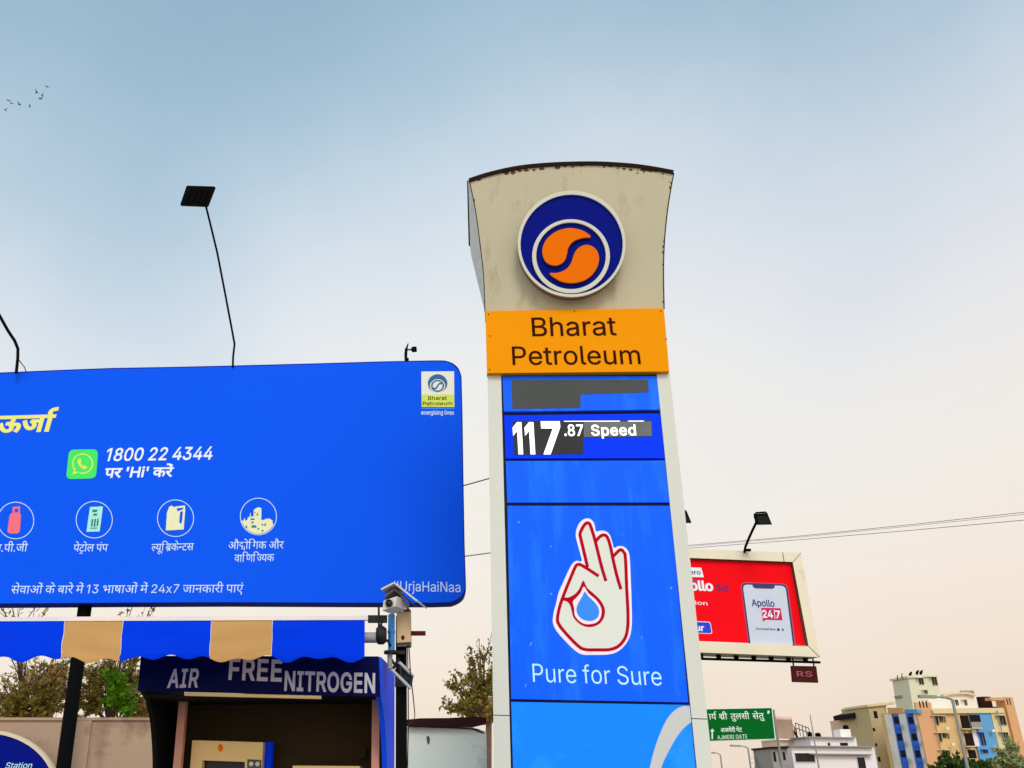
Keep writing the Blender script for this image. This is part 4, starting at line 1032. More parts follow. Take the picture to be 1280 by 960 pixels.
f2.part('cable', g, M['soot'])
sp = Thing('spotlight', 'small black spotlight on a short stub on top of the billboard near its right end', 'spotlight', W(508, 450, 13.3))
g = Geo()
tube(g, [W(507.6, 452, 13.3), W(507.2, 444, 13.3), W(507.8, 436, 13.3)], .024, 10)
tube(g, [W(507.8, 437, 13.3), W(510.2, 429.4, 13.3)], .02, 10, .008)
cbox(g, W(508.6, 449.4, 13.3), (.06, 0, 0), (0, .06, 0), (0, 0, .03))
sp.part('stub', g, M['soot'])
g = Geo()
tube(g, [W(509.4, 437.2, 13.3), W(514.6, 437, 13.25)], .012, 8)
lathe(g, W(514.2, 437, 13.25), [(.0, 0), (.03, .0), (.045, .02), (.045, .075), (.04, .085), (0, .085)], 16, (1, -.1, .05))
sp.part('lamp', g, M['soot'])

# ================================================================== the awning and its kiosk
AT, AB = 8.95, 8.25                              # fabric hangs from a rail at y = AT down to y = AB
aw = Thing('awning', 'blue and tan striped canvas awning with a scalloped edge above the air kiosk', 'awning', W(300, 774, AT))
def awn(u, v):
    """u: photo x at the rail, v: 0 rail .. 1 scalloped edge"""
    x1 = {0: 0}.get(0) or 0
    xb = u - (341 - u) * .006 - 3.6 + (u - 0) * .006
    yb = 818.6
    A = W(u, 776.2 - u * .003, AT)
    B = W(xb, yb, AB)
    p = A.lerp(B, v)
    p.z -= .03 * math.sin(math.pi * v) * (1 + .5 * math.sin(u * .05)) + .022 * math.sin(v * 7 + u * .024) * v * (1 - v) * 3 + .016 * math.sin(u * .06 + v * 5 + math.sin(u * .017) * 2) * v
    p.y += .03 * math.sin(v * 9 - u * .03 + math.sin(u * .02)) * v * (1 - v) * 2
    return p
def strip(name, u0, u1, mat):
    nu, nv = max(6, int((u1 - u0) / 3)), 18
    vs, fs = [], []
    for j in range(nv + 2):
        for i in range(nu + 1):
            u = u0 + (u1 - u0) * i / nu
            if j <= nv:
                p = awn(u, j / nv)
            else:
                p = awn(u, 1)
                p.z -= .016 + .034 * (0.5 + .5 * math.cos(2 * math.pi * (u + 6) / 40.5))
                p.y -= .004 * math.sin(u * .35)
            vs.append(p + Vector((0, .012 * math.sin(u * .11) * (j / nv), 0)))
    for j in range(nv + 1):
        for i in range(nu):
            a = j * (nu + 1) + i
            fs.append((a, a + nu + 1, a + nu + 2, a + 1))
    g = Geo(); g.add(vs, fs, True)
    o = aw.part('canvas_stripe', g, mat)
edges = [(-190, -107, 'fab_tan'), (-106.6, 81, 'fab_blue'), (81.4, 154, 'fab_tan'), (154.4, 264.4, 'fab_blue'), (264.8, 340.6, 'fab_tan'), (341, 456, 'fab_blue')]
for u0, u1, m_ in edges:
    strip('s', u0, u1, M[m_])
for e in (81.2, 154.2, 264.6, 340.8):
    aw.part('piping', tube(Geo(), [awn(e, k / 8) + Vector((0, -.004, .004)) for k in range(9)], .0025, 5), M['bar_white'])
g = Geo()
a_, b_ = W(-190, 775, AT), W(460, 772.6, AT)
box(g, a_ + Vector((0, -.02, -.02)), b_ - a_, Vector((0, .05, 0)), Vector((0, 0, .04)))
aw.part('rail', g, M['bar_white'])
g = Geo(); p0 = W(-180, 774, AT); tube(g, [Vector((p0.x, p0.y + .02, p0.z)), Vector((p0.x, p0.y + .02, 0))], .04, 10)
aw.part('post', g, M['black'])
g = Geo()
a_, b_ = W(460, 774, AT), W(484, 774, AT)
box(g, a_ + Vector((0, -.02, -.03)), b_ - a_, Vector((0, .06, 0)), Vector((0, 0, .065)))
tube(g, [W(473.4, 757.6, AT - .02), W(473.6, 783, AT - .02)], .01, 8)
aw.part('end_bracket', g, M['black'])
g = Geo()
tube(g, [W(440, 797, AT - .1), W(472, 797, AT - .1)], .048, 14)
aw.part('roller', g, M['pipe_grey'])
g = Geo()
lathe(g, W(470, 794, AT - .1), [(0, 0), (.06, 0), (.085, .02), (.085, .07), (.06, .1), (0, .1)], 12, (1, 0, 0))
tube(g, [W(484, 800, AT - .1), W(489, 808, AT - .05)], .012, 6)
tube(g, [W(476, 783, AT - .06), W(478, 774, AT)], .012, 6)
aw.part('gearbox', g, M['black'])

KP = Plane(W(475, 845, 8.7), -6)
kt = Thing('air_kiosk', 'dark blue air and nitrogen filling kiosk under the striped awning', 'kiosk', base_of(KP.P(330, 900, -.5)))
zt = KP.P(320, 820.3).z
fasc = [(176, 819.6), (472.8, 820.4), (475, 870.6), (172.2, 863.2)]
fs_ = kt.part('fascia', slab(Geo(), [fasc], KP, 0, .04), M['kiosk'])
# side panels and roof: a profile in depth and height, set at both ends of the fascia
LB, RB = KP.P(172.2, 863.2), KP.P(475, 870.6)
LTp, RTp = KP.P(176, 819.6), KP.P(472.8, 820.4)
DEPTH = 1.15
def side_panel(tp, bt_, sgn, mat):
    zb = bt_.z
    prof = [(0.0, tp.z), (0.0, zb)]
    for d, dr in smooth([(0, 0), (.07, .02), (.2, .09), (.36, .26), (.50, .52), (.58, .78), (.62, 1.1), (.64, zb)], n=3)[1:]:
        prof.append((d, max(0, zb - dr)))
    prof += [(DEPTH, 0), (DEPTH, tp.z)]
    base = Vector((bt_.x, bt_.y, 0))
    xs = KP.u * sgn
    n = len(prof)
    A = [base - KP.n * d + Vector((0, 0, z)) for d, z in prof]
    B = [p - xs * .045 for p in A]
    tri = tessellate_polygon([[Vector((d, z, 0)) for d, z in prof]])
    g = Geo()
    for pts, fl in ((A, sgn > 0), (B, sgn < 0)):
        fs = []
        for t_ in tri:
            nr = (pts[t_[1]] - pts[t_[0]]).cross(pts[t_[2]] - pts[t_[0]])
            want = xs if pts is A else -xs
            fs.append(tuple(t_) if nr.dot(want) > 0 else tuple(reversed(t_)))
        g.add(pts, fs)
    for i in range(n):
        j = (i + 1) % n
        g.add([A[i], A[j], B[j], B[i]], [(0, 1, 2, 3)] if sgn < 0 else [(0, 3, 2, 1)])
    return kt.part('side_panel', g, mat)
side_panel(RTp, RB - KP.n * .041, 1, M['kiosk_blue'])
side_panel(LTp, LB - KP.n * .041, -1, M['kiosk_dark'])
wid = (RB - LB).dot(KP.u)
g = Geo()
zlow = min(LB.z, RB.z)
o0 = Vector((LB.x, LB.y, 0)) + KP.u * .05 - KP.n * .05
box(g, o0 + Vector((0, 0, zt - .05)), KP.u * (wid - .1), -KP.n * (DEPTH - .06), Vector((0, 0, .04)))
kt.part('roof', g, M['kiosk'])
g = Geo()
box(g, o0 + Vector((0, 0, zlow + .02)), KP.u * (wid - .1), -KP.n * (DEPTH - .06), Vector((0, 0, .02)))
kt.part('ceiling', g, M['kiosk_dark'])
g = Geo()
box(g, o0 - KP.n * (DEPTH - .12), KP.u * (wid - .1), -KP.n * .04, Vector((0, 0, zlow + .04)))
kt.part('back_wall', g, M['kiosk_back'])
g = Geo()
tube(g, [KP.P(231, 867.6, .01), KP.P(401.5, 871.8, .01)], .016, 10)
kt.part('tube_light', g, M['tan_box'])
def kpost(x0, x1, y, off, mat):
    a_, b_ = KP.P(x0, y, off), KP.P(x1, y, off)
    g = Geo(); box(g, Vector((a_.x, a_.y, 0)), Vector((b_.x - a_.x, b_.y - a_.y, 0)), -KP.n * .07, Vector((0, 0, zlow + .02)))
    kt.part('post', g, mat)
kpost(222.2, 231.4, 892, -.66, M['pinkpost'])
kpost(464.8, 474.4, 902, -.62, M['pinkpost'])
kt.part('lettering', write(Geo(), KP, list("AIR"), (208.6, 859.2), (247.4, 858.6), 22.2, .004, bold=20, gap=50, slant=.05), M['kiosk_letter'], fs_)
kt.part('lettering', write(Geo(), KP, list("FREE"), (285.4, 848.6), (352, 851.2), 25.4, .004, bold=22, gap=34), M['kiosk_letter'], fs_)
kt.part('lettering', write(Geo(), KP, list("NITROGEN"), (355.2, 862.6), (468.8, 865.6), 23.2, .004, bold=22, gap=26), M['kiosk_letter'], fs_)
kp2 = KP.P(452, 940, -1.02)
g = Geo(); slab(g, [[(446, 934), (456.6, 934.6), (457, 948), (446.4, 947.4)]], KP, -1.0, .03)
kt.part('switch_box', g, M['kiosk_back'])

mt = Thing('air_dispenser', 'tan filling machine with a dark display and a blue side inside the kiosk', 'air machine', base_of(KP.P(284, 960, -.95)))
zl = KP.P(284, 928, -.82)
g = Geo(); slab(g, [vrect(240.4, 329, 926.6, 1330, 926.6, .03), [(253, 950.4), (306, 952.4), (306, 1010), (250, 1008)]], KP, -.82, .25)
bodyo = mt.part('cabinet', g, M['tan_box'])
g = Geo(); slab(g, [[(252, 949.4), (307, 951.4), (307, 1011), (249, 1009)]], KP, -.90, .02)
mt.part('display', g, M['screen_on'], bodyo)
g = Geo(); slab(g, [[(309, 949), (326.6, 949.8), (326.6, 990), (309, 989)]], KP, -.817, .003)
mt.part('gauge_plate', g, M['cam_dark'], bodyo)
for (x, y) in ((314, 955), (322, 955), (314, 966), (322, 966)):
    mt.part('dial', lathe(Geo(), KP.P(x, y, -.817), [(.022, 0), (.022, .006), (.0001, .008)], 12, KP.n), M['bar_white'], bodyo)
g = Geo(); slab(g, [ell(275.6, 934.8, 3.4, 4.8, 18)], KP, -.818, .002)
mt.part('emblem', g, M['swirl'], bodyo)
c0 = KP.P(336.4, 928, -.95)
g = Geo(); tube(g, [Vector((c0.x, c0.y, c0.z)), Vector((c0.x, c0.y, 0))], .052, 18)
mt.part('side_tube', g, M['blue_frame'])
ct = Thing('counter', 'low cream topped counter at the right inside the air kiosk', 'counter', base_of(KP.P(410, 958, -.8)))
a_, b_ = KP.P(366, 957, -.72), KP.P(450, 957.6, -.72)
g = Geo(); box(g, a_ - Vector((0, 0, .03)), b_ - a_, -KP.n * .3, Vector((0, 0, .03)))
ct.part('top', g, M['tan_box'])
g = Geo(); box(g, Vector((a_.x, a_.y, 0)) + KP.u * .02 - KP.n * .02, KP.u * ((b_ - a_).length - .04), -KP.n * .26, Vector((0, 0, a_.z - .03)))
ct.part('cabinet', g, M['kiosk_back'])

# ================================================================== camera mast beside the kiosk
MY = 9.0
mb = W(501.6, 830, MY)
mm = Thing('camera_mast', 'dark post with a tan box, blue pipe and pale brackets right of the kiosk', 'mast', base_of(mb))
g = Geo(); box(g, Vector((mb.x - .052, mb.y, 0)), (.104, 0, 0), (0, .09, 0), (0, 0, W(501, 770, MY).z))
mm.part('post', g, M['soot'])
JB = Plane(W(504, 786, MY - .06), -4)
g = Geo(); slab(g, [[(495.6, 766), (512.8, 764.6), (513.4, 802.4), (496.2, 803.4)]], JB, 0, .14)
jb = mm.part('junction_box', g, M['jbox'])
g = Geo(); slab(g, [[(495.4, 803.4), (513.6, 802.4), (513.2, 807.6), (497, 808.4)]], JB, -.02, .12)
mm.part('box_bracket', g, M['cam_dark'], jb)
mm.part('box_bracket', slab(Geo(), [[(495.4, 762.6), (512.8, 761.2), (512.8, 764.6), (495.6, 766)]], JB, -.01, .13), M['cam_dark'], jb)
g = Geo(); slab(g, [ell(503.6, 797, 2.2, 3.0, 14)], JB, .002, .003)
mm.part('keyhole_cover', g, M['maroon'], jb)
pb = W(489, 796, MY - .08)
g = Geo(); tube(g, [W(489.4, 768, MY - .08), W(489.2, 815, MY - .08)], .032, 14)
lathe(g, W(489.2, 790, MY - .08), [(.035, -.012), (.038, 0), (.035, .012)], 14)
mm.part('blue_pipe', g, M['pipe_blue'])
g = Geo(); tube(g, [W(487.4, 815, MY - .08), W(487.4, 836, MY - .08)], .025, 12)
mm.part('grey_pipe', g, M['pipe_grey'])
g = Geo(); lathe(g, W(489, 815.5, MY - .08), [(.03, -.014), (.068, -.014), (.068, .014), (.03, .014)], 16)
box(g, W(489, 815.5, MY - .08) + Vector((.03, .0, -.014)), (.1, 0, 0), (0, .05, 0), (0, 0, .03))
tube(g, [W(488, 823, MY - .09), W(499, 838, MY - .05)], .014, 6)
tube(g, [W(499, 823, MY - .09), W(490, 838, MY - .05)], .014, 6)
mm.part('clamp', g, M['black'])
g = Geo()
for (x0, y0, x1, y1, yy) in ((499, 828, 516.4, 845.6, MY - .10), (489.4, 837, 513.4, 860.6, MY - .16)):
    a_, b_ = W(x0, y0, yy), W(x1, y1, yy + .10)
    tube(g, [a_, b_], .018, 4)
mm.part('bracket_bar', g, M['bracket'])
g = Geo()
tube(g, [W(515, 845, MY - .02), W(512.6, 860, MY - .06)], .014, 6)
tube(g, [W(500, 832, MY - .1), W(501, 846, MY - .12)], .010, 6)
a_ = W(503, 850, MY - .02)
box(g, a_ + Vector((-.07, 0, -.06)), (.15, 0, 0), (0, .04, 0), (0, 0, .16))
mm.part('bracket_plate', g, M['black'])
g = Geo()
a_, b_ = W(512.6, 791.4, MY - .02), W(532, 791.4, MY - .02)
box(g, a_ - Vector((0, 0, .02)), b_ - a_, (0, .03, 0), (0, 0, .04))
mm.part('stub_arm', g, M['maroon'])
g = Geo()
tube(g, [W(511, 806, MY - .05), W(513, 840, MY - .1), W(517, 876, MY + .6), W(518.6, 893, MY + 1.6), W(517.4, 901, MY + 2.6), W(512, 905, MY + 3.6)], .0055, 5)
tube(g, [W(509.4, 806, MY - .05), W(510.2, 860, MY), W(510.4, 905, MY), W(509.4, 960, MY)], .0055, 5)
mm.part('cable', g, M['maroon'])

sc_t = Thing('security_camera', 'beige security camera under a roof shaped hood on top of the mast', 'camera', W(504, 764, MY - .06))
g = Geo()
ridge_a = W(491.4, 729.6, MY - .42)
A0 = W(476.6, 737.4, MY - .30); A1 = W(492.4, 729.4, MY - .32); A2 = W(520.6, 752.0, MY - .34)
back = Vector((.10, .34, -.01))
def plate(a, b, back, th):
    gg = Geo(); up = (b - a).cross(back).normalized()
    if up.z < 0: up = -up
    return a, b - a, back, up * th
for a, b in ((A0, A1), (A1, A2)):
    o_, x_, y_, z_ = plate(a, b, back, .014)
    box(g, o_, x_, y_, z_)
hood = sc_t.part('hood', g, M['cam_white'])
g = Geo()
B0, B1, B2 = W(480.4, 747, MY - .28), W(492.8, 737.6, MY - .28), W(509.6, 751.4, MY - .28)
for a, b in ((B0, B1), (B1, B2)):
    o_, x_, y_, z_ = plate(a, b, back * .9, .012)
    box(g, o_, x_, y_, z_)
sc_t.part('inner_hood', g, M['cam_dark'], hood)
g = Geo()
c = W(489.6, 755.2, MY - .34)
ax = (W(497.6, 752.6, MY - .32) - W(481, 758.2, MY - .34))
ay = Vector((.09, .26, 0.01))
az = Vector((.012, 0, .09))
cbox(g, c + ay * .3, ax, ay, az)
cb = sc_t.part('camera_body', g, M['cam_white'])
g = Geo()
lathe(g, c + ay * -.2, [(.0001, 0.02), (.03, .02), (.034, 0), (.034, .03)], 14, -ay.normalized())
sc_t.part('lens', g, M['lampglass'], cb)
g = Geo()
a_ = W(502.4, 765.5, MY - .1)
box(g, a_ + Vector((-.012, 0, 0)), (.03, 0, 0), (0, .03, 0), (.0, -.05, .17))
box(g, W(507.5, 763, MY - .02), (.03, 0, 0), (0, .03, 0), (.0, -.02, .07))
sc_t.part('mounting_arm', g, M['cam_white'])

# ================================================================== walls, round sign
WL = Plane(W(100, 900, 14.3), 0)
wt = Thing('boundary_wall', 'stained tan plaster boundary wall behind the kiosk and billboard post', 'wall', base_of(WL.P(80, 900)))
def ztop(pl, x, y): return pl.P(x, y).z
zt_ = ztop(WL, 76, 898)
a_ = WL.P(-420, 898); b_ = WL.P(330, 898)
g = Geo(); box(g, (a_.x, a_.y, 0), (b_.x - a_.x, 0, 0), (0, .23, 0), (0, 0, zt_ - .03))
wt.part('masonry', g, M['wall_tan'])
g = Geo(); box(g, (a_.x, a_.y - .03, zt_ - .028), (b_.x - a_.x, 0, 0), (0, .29, 0), (0, 0, .04))
wt.part('coping', g, M['wall_tan'])
p1, p2 = WL.P(92, 900), WL.P(116, 900)
g = Geo(); box(g, (p1.x, p1.y - .05, 0), (p2.x - p1.x, 0, 0), (0, .049, 0), (0, 0, zt_ - .032))
wt.part('pilaster', g, M['wall_tan'])
OS = Plane(W(0, 940, 13.9), 0)
st = Thing('oval_sign', 'dark blue oval station sign with a cream rim in front of the tan wall', 'sign', base_of(OS.P(-18, 985)))
g = Geo(); e_o, e_i = ell(-18, 986, 90, 74, 64), ell(-18, 986, 85.4, 69.4, 64)
slab(g, [e_o, e_i], OS, 0, .12)
st.part('rim', g, M['signcream'])
g = Geo(); slab(g, [ell(-18, 986, 85.6, 69.6, 64)], OS, -.02, .08)
face = st.part('sign_face', g, M['signnavy'])
g = Geo(); write(g, OS, list("Gas Station"[0:0] or "Station"), (6, 960.6), (39, 960.2), 7.4, -.015, bold=2, slant=.2)
st.part('lettering', g, M['ice'], face)
p1 = OS.P(-18, 1040, -.08)
g = Geo(); tube(g, [p1, Vector((p1.x, p1.y, 0))], .06, 10)
st.part('stand', g, M['soot'])

WR = Plane(W(560, 910, 13), 0)
wg = Thing('plaster_wall', 'pale grey plaster wall between the mast and the pylon sign', 'wall', base_of(WR.P(560, 910)))
zr = ztop(WR, 560, 911)
a_, b_ = WR.P(506, 911), WR.P(608, 911)
prof = []
rr = random.Random(5)
for i in range(24):
    x = 506 + (608 - 506) * i / 23
    y = 908.4 + rr.uniform(-.6, .6) + (6 * max(0, (x - 592) / 16) ** .7 if x > 592 else 0)
    prof.append((x, y))
g = Geo(); slab(g, [prof + [(608 + 3.2, 1160), (506, 1160)]], WR, 0, .2)
wg.part('masonry', g, M['wall_grey'])
g = Geo()
slab(g, [smooth([(533, 921), (536, 920), (537.5, 925), (536, 931), (534.2, 929), (533.4, 925)], True, 2)], WR, .003)
slab(g, [smooth([(528, 907), (560, 908), (596, 911), (606, 917), (598, 915.4), (588, 912), (560, 910.4), (530, 909.4)], True, 2)], WR, .004)
wg.part('dark_patch', g, M['cam_dark'])  # a dark spot on the plaster and a dark strip along the wall top
tn = Geo()
TS = Plane(W(560, 903, 12.9), 0)
edge = [(509, 899.4), (525, 897.8), (560, 897.4), (600, 895.6), (608, 897), (608, 904), (597, 906.6), (586, 908.2), (560, 907.8), (530, 907.4), (512, 907.2), (507, 905)]
slab(tn, [edge], TS, 0, .36)
single('tin_sheet', tn, M['tin'], 'rusty maroon tin sheet lying along the top of the grey plaster wall', 'roof sheet', TS.P(560, 907))

# ================================================================== red hoarding behind the pylon
RP = Plane(W(940, 755, 26), 11)
rt_ = Thing('hoarding', 'red phone app hoarding in a deep cream frame behind the white pylon', 'billboard', base_of(RP.P(800, 800, -.6)))
fo = [(704, 680.6), (1001, 691), (1025, 821.4), (712, 809)]
fi = [(712, 691.4), (990.8, 702.4), (1010.8, 808), (719, 797)]
g = Geo(); slab(g, [fo, fi], RP, .0, .75)
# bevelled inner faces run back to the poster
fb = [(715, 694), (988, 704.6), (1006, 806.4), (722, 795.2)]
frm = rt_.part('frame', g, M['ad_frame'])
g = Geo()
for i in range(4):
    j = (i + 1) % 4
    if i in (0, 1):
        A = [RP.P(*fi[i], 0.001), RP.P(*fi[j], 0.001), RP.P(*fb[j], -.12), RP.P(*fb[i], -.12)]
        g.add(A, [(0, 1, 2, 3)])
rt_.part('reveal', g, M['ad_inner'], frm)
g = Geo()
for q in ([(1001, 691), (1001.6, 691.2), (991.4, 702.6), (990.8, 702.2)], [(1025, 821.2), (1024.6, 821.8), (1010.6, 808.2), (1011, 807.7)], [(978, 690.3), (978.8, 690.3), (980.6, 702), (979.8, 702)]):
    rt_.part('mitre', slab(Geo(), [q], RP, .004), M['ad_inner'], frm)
g = Geo(); slab(g, [fb], RP, -.12, .03)
rf = rt_.part('ad_face', g, M['red_face'])
RO = -.115
g = Geo(); slab(g, [[(840, 708.4), (876.6, 709.6), (879.8, 721.6), (840, 720.4)]], RP, RO)
rt_.part('white_tag', g, M['bb_white'], rf)
g = Geo(); write(g, RP, list("pero"), (857, 717.6), (876, 718.2), 5.4, RO + .004, bold=14)
rt_.part('tag_lettering', g, M['purple'], rf)
g = Geo(); slab(g, [[(836, 722.6), (879, 724.2), (868, 738), (836, 737)]], RP, RO)
rt_.part('magenta_patch', g, M['magenta'], rf)
rt_.part('lettering', write(Geo(), RP, list("Apollo"), (840, 736.8), (892, 738.4), 11.6, RO + .004, bold=30), M['bb_white'], rf)
rt_.part('lettering', write(Geo(), RP, list("ption"), (858, 755), (884.6, 756.6), 4.8, RO + .004, bold=6), M['bb_white'], rf)
rt_.part('lettering', write(Geo(), RP, list("hour"), (856, 787.6), (880.6, 788.6), 7.2, RO + .01, bold=26), M['bb_white'], rf)
g = Geo(); write(g, RP, list("se"), (895.6, 738.2), (911.4, 738.8), 10.6, RO + .004, bold=10)
rt_.part('purple_lettering', g, M['purple'], rf)
g = Geo(); slab(g, [roundp([(840, 775.4), (888, 777.2), (890.6, 792.4), (842, 790.8)], 3)], RP, RO)
rt_.part('button_rim', g, M['bb_pale'], rf)
g = Geo(); slab(g, [roundp([(841, 776.4), (887.2, 778.2), (889.6, 791.4), (843, 789.8)], 2.6)], RP, RO + .004)
rt_.part('button', g, M['btn_blue'], rf)
ph = [(925.4, 727.6), (984.4, 729.6), (994.6, 806.2), (935.4, 804.2)]
g = Geo(); slab(g, [roundp(ph, [8, 8, 0, 0])], RP, RO)
rt_.part('phone_rim', g, M['dimpink'], rf)
ph2 = [(926.4, 728.6), (983.6, 730.6), (993.4, 806.1), (936.2, 804.2)]
g = Geo(); slab(g, [roundp(ph2, [7.4, 7.4, 0, 0])], RP, RO + .003)
rt_.part('phone_case', g, M['phone_dark'], rf)
ph3 = [(928.4, 730.6), (981.8, 732.4), (991.2, 806), (938.2, 804.2)]
notch = [(940.4, 729), (968.6, 730), (968.2, 734.4), (965.6, 736), (943.6, 735.4), (941, 733.4)]
g = Geo(); slab(g, [roundp(ph3, [6, 6, 0, 0])], RP, RO + .006)
rt_.part('phone_screen', g, M['phone_grey'], rf)
g = Geo(); slab(g, [notch], RP, RO + .009)
rt_.part('phone_notch', g, M['phone_dark'], rf)
g = Geo(); write(g, RP, list("Apollo"), (940, 757.4), (968.6, 758.4), 8.2, RO + .009, bold=16)
write(g, RP, list("Download Now"), (945.2, 787.2), (969.6, 788), 2.8, RO + .009, bold=10)
slab(g, [ell(973, 787, 1.7, 1.9, 12)], RP, RO + .009)
slab(g, [[(977.4, 785.2), (980.4, 787.2), (977.8, 789.2)]], RP, RO + .009)
rt_.part('app_lettering', g, M['navy_ink'], rf)
g = Geo(); slab(g, [[(951.4, 759.6), (975.8, 760.2), (978.2, 775.4), (957, 774.8), (953.6, 777.4), (953.4, 774.6)]], RP, RO + .008)
rt_.part('app_badge', g, M['magenta'], rf)
g = Geo(); write(g, RP, list("24"), (953.6, 771.8), (966.6, 772.2), 9, RO + .011, bold=22)
write(g, RP, list("7"), (970, 772.4), (976, 772.6), 9, RO + .011, bold=22)
slab(g, stroke([(967.6, 761.6), (968.8, 773.4)], .7), RP, RO + .011)
rt_.part('badge_lettering', g, M['bb_white'], rf)
g = Geo()
a_, b_ = RP.P(712, 812.6, -.3), RP.P(1024, 822.4, -.3)
d_ = b_ - a_
for k in range(14):
    f0, f1_ = k / 14, k / 14 + .025
    cbox(g, a_ + d_ * (f0 + .012) - Vector((0, 0, .07)), d_.normalized() * .12, (0, .08, 0), (0, 0, .16))
tube(g, [a_ - Vector((0, 0, .12)), b_ - Vector((0, 0, .12))], .035, 6)
rt_.part('lower_rail', g, M['soot'])
p1 = RP.P(790, 760, -.5)
g = Geo(); tube(g, [Vector((p1.x, p1.y, RP.P(790, 730, -.5).z)), Vector((p1.x, p1.y, 0))], .22, 16)
rt_.part('post', g, M['galv'])

hs = Thing('hanging_sign', 'small maroon sign with pink letters hanging under the red hoarding', 'sign', RP.P(1006, 842, -.3))
SP = Plane(RP.P(1006, 842, -.3), 11)
g = Geo(); slab(g, [[(989.4, 832.2), (1020.4, 832.8), (1023, 853.4), (991.2, 852.4)]], SP, .03, .06)
hsp = hs.part('panel', g, M['maroon'])
g = Geo()
for x0, y0, x1, y1 in ((990.6, 820, 992, 834), (1015.6, 821, 1017.6, 834)):
    tube(g, [SP.P(x0, y0), SP.P(x1, y1)], .02, 6)
hs.part('hanger', g, M['soot'])
g = Geo(); write(g, SP, list("RS"), (996.4, 845.4), (1015.6, 845.8), 6.6, .034, bold=6, gap=60)
hs.part('lettering', g, M['dimpink'], hsp)

GF2 = 'lamps over the red hoarding'
def small_flood(dx, dy, label):
    b = W(930.4 + dx, 690 + dy, 25.9)
    f = Thing('floodlight', label, 'floodlight', b, GF2)
    g = Geo(); tube(g, [W(x + dx, y + dy, Y) for x, y, Y in ((930.4, 691, 25.9), (931.6, 684, 25.8), (936, 673, 25.5), (941, 662, 25.2), (945.4, 653, 25.0))], .035, 8)
    cbox(g, W(935 + dx, 687.6 + dy, 25.9), (.14, 0, 0), (0, .1, 0), (0, 0, .06))
    f.part('arm', g, M['soot'])
    hpn = Plane(W(953 + dx, 648 + dy, 24.9), 8, 25)
    g = Geo(); slab(g, [[(x + dx, y + dy) for x, y in ((944.4, 643.4), (959.6, 642.4), (965.2, 655.8), (947, 656.2))]], hpn, 0, .12)
    hd = f.part('lamp_head', g, M['soot'])
    g = Geo(); tube(g, [W(x + dx, y + dy, 24.85) for x, y in ((943.6, 648), (943, 643.4), (945.4, 641), (957, 640.2), (959, 642.6))], .025, 6)
    f.part('yoke', g, M['soot'], hd)
    g = Geo()
    slab(g, [[(x + dx, y + dy) for x, y in ((946, 645), (958.6, 644.2), (963.2, 654.6), (948.2, 655))]], hpn, .004)
    f.part('lens', g, M['lampglass'], hd)
small_flood(0, 0, 'black floodlight on a slanted arm above the red hoarding, wholly in view')
small_flood(-100.6, -2, 'black floodlight over the red hoarding with only its tip showing past the pylon edge')

# ================================================================== green road sign
GP = Plane(W(930, 905, 40), 4)
gt = Thing('road_sign', 'green road sign with white Hindi lines and an arrow right of the pylon', 'road sign', base_of(GP.P(968, 905, -.1)))
g = Geo(); slab(g, [[(846, 886.6), (965.4, 884.2), (969.8, 924), (849, 928)]], GP, 0, .06)
gp_ = gt.part('panel', g, M['sign_white'])
g = Geo(); slab(g, [[(847, 887.4), (964.4, 885.0), (968.6, 923.2), (850, 927.2)]], GP, .01, .008)
gf_ = gt.part('sign_face', g, M['sign_green'], gp_)
g = Geo()
write(g, GP, ['ा', 'य', 'reph'], (886.4, 899.4), (896.4, 899.2), 6.8, .016, bold=6)
write(g, GP, ['hश', 'ा', 'rakar', 'ी'], (899.2, 899.2), (909.8, 899.0), 6.8, .016, bold=6)
write(g, GP, list("तुलसी"), (913.6, 899.0), (937.4, 898.6), 6.8, .016, bold=6)
write(g, GP, list("सेतु"), (941, 898.6), (955.6, 898.2), 6.8, .016, bold=6)
gt.part('lettering', g, M['sign_white'], gp_)
gt.part('lettering', write(Geo(), GP, list("अजमेरी गेट"), (901, 915.2), (928, 914.6), 4.8, .016, bold=12), M['sign_white'], gp_)
gt.part('lettering', write(Geo(), GP, list("AJMERI GATE"), (897, 924.2), (934.4, 923.0), 5.0, .016, bold=6, gap=30), M['sign_white'], gp_)
gt.part('arrow', slab(Geo(), [[(889.4, 924), (889.4, 914), (887.4, 914.6), (890.4, 910.6), (893.4, 914.4), (891.2, 914), (891.2, 924)]], GP, .016), M['sign_white'], gp_)
gt.part('sign_crest', slab(Geo(), [ell(960.6, 890.2, 1.6, 2.2, 10)], GP, .016), M['sign_white'], gp_)
for px in (858, 969.4):
    p1 = GP.P(px, 905, -.16)
    gt.part('post', tube(Geo(), [Vector((p1.x, p1.y, GP.P(px, 887, -.16).z)), Vector((p1.x, p1.y, 0))], .045, 10), M['galv'])

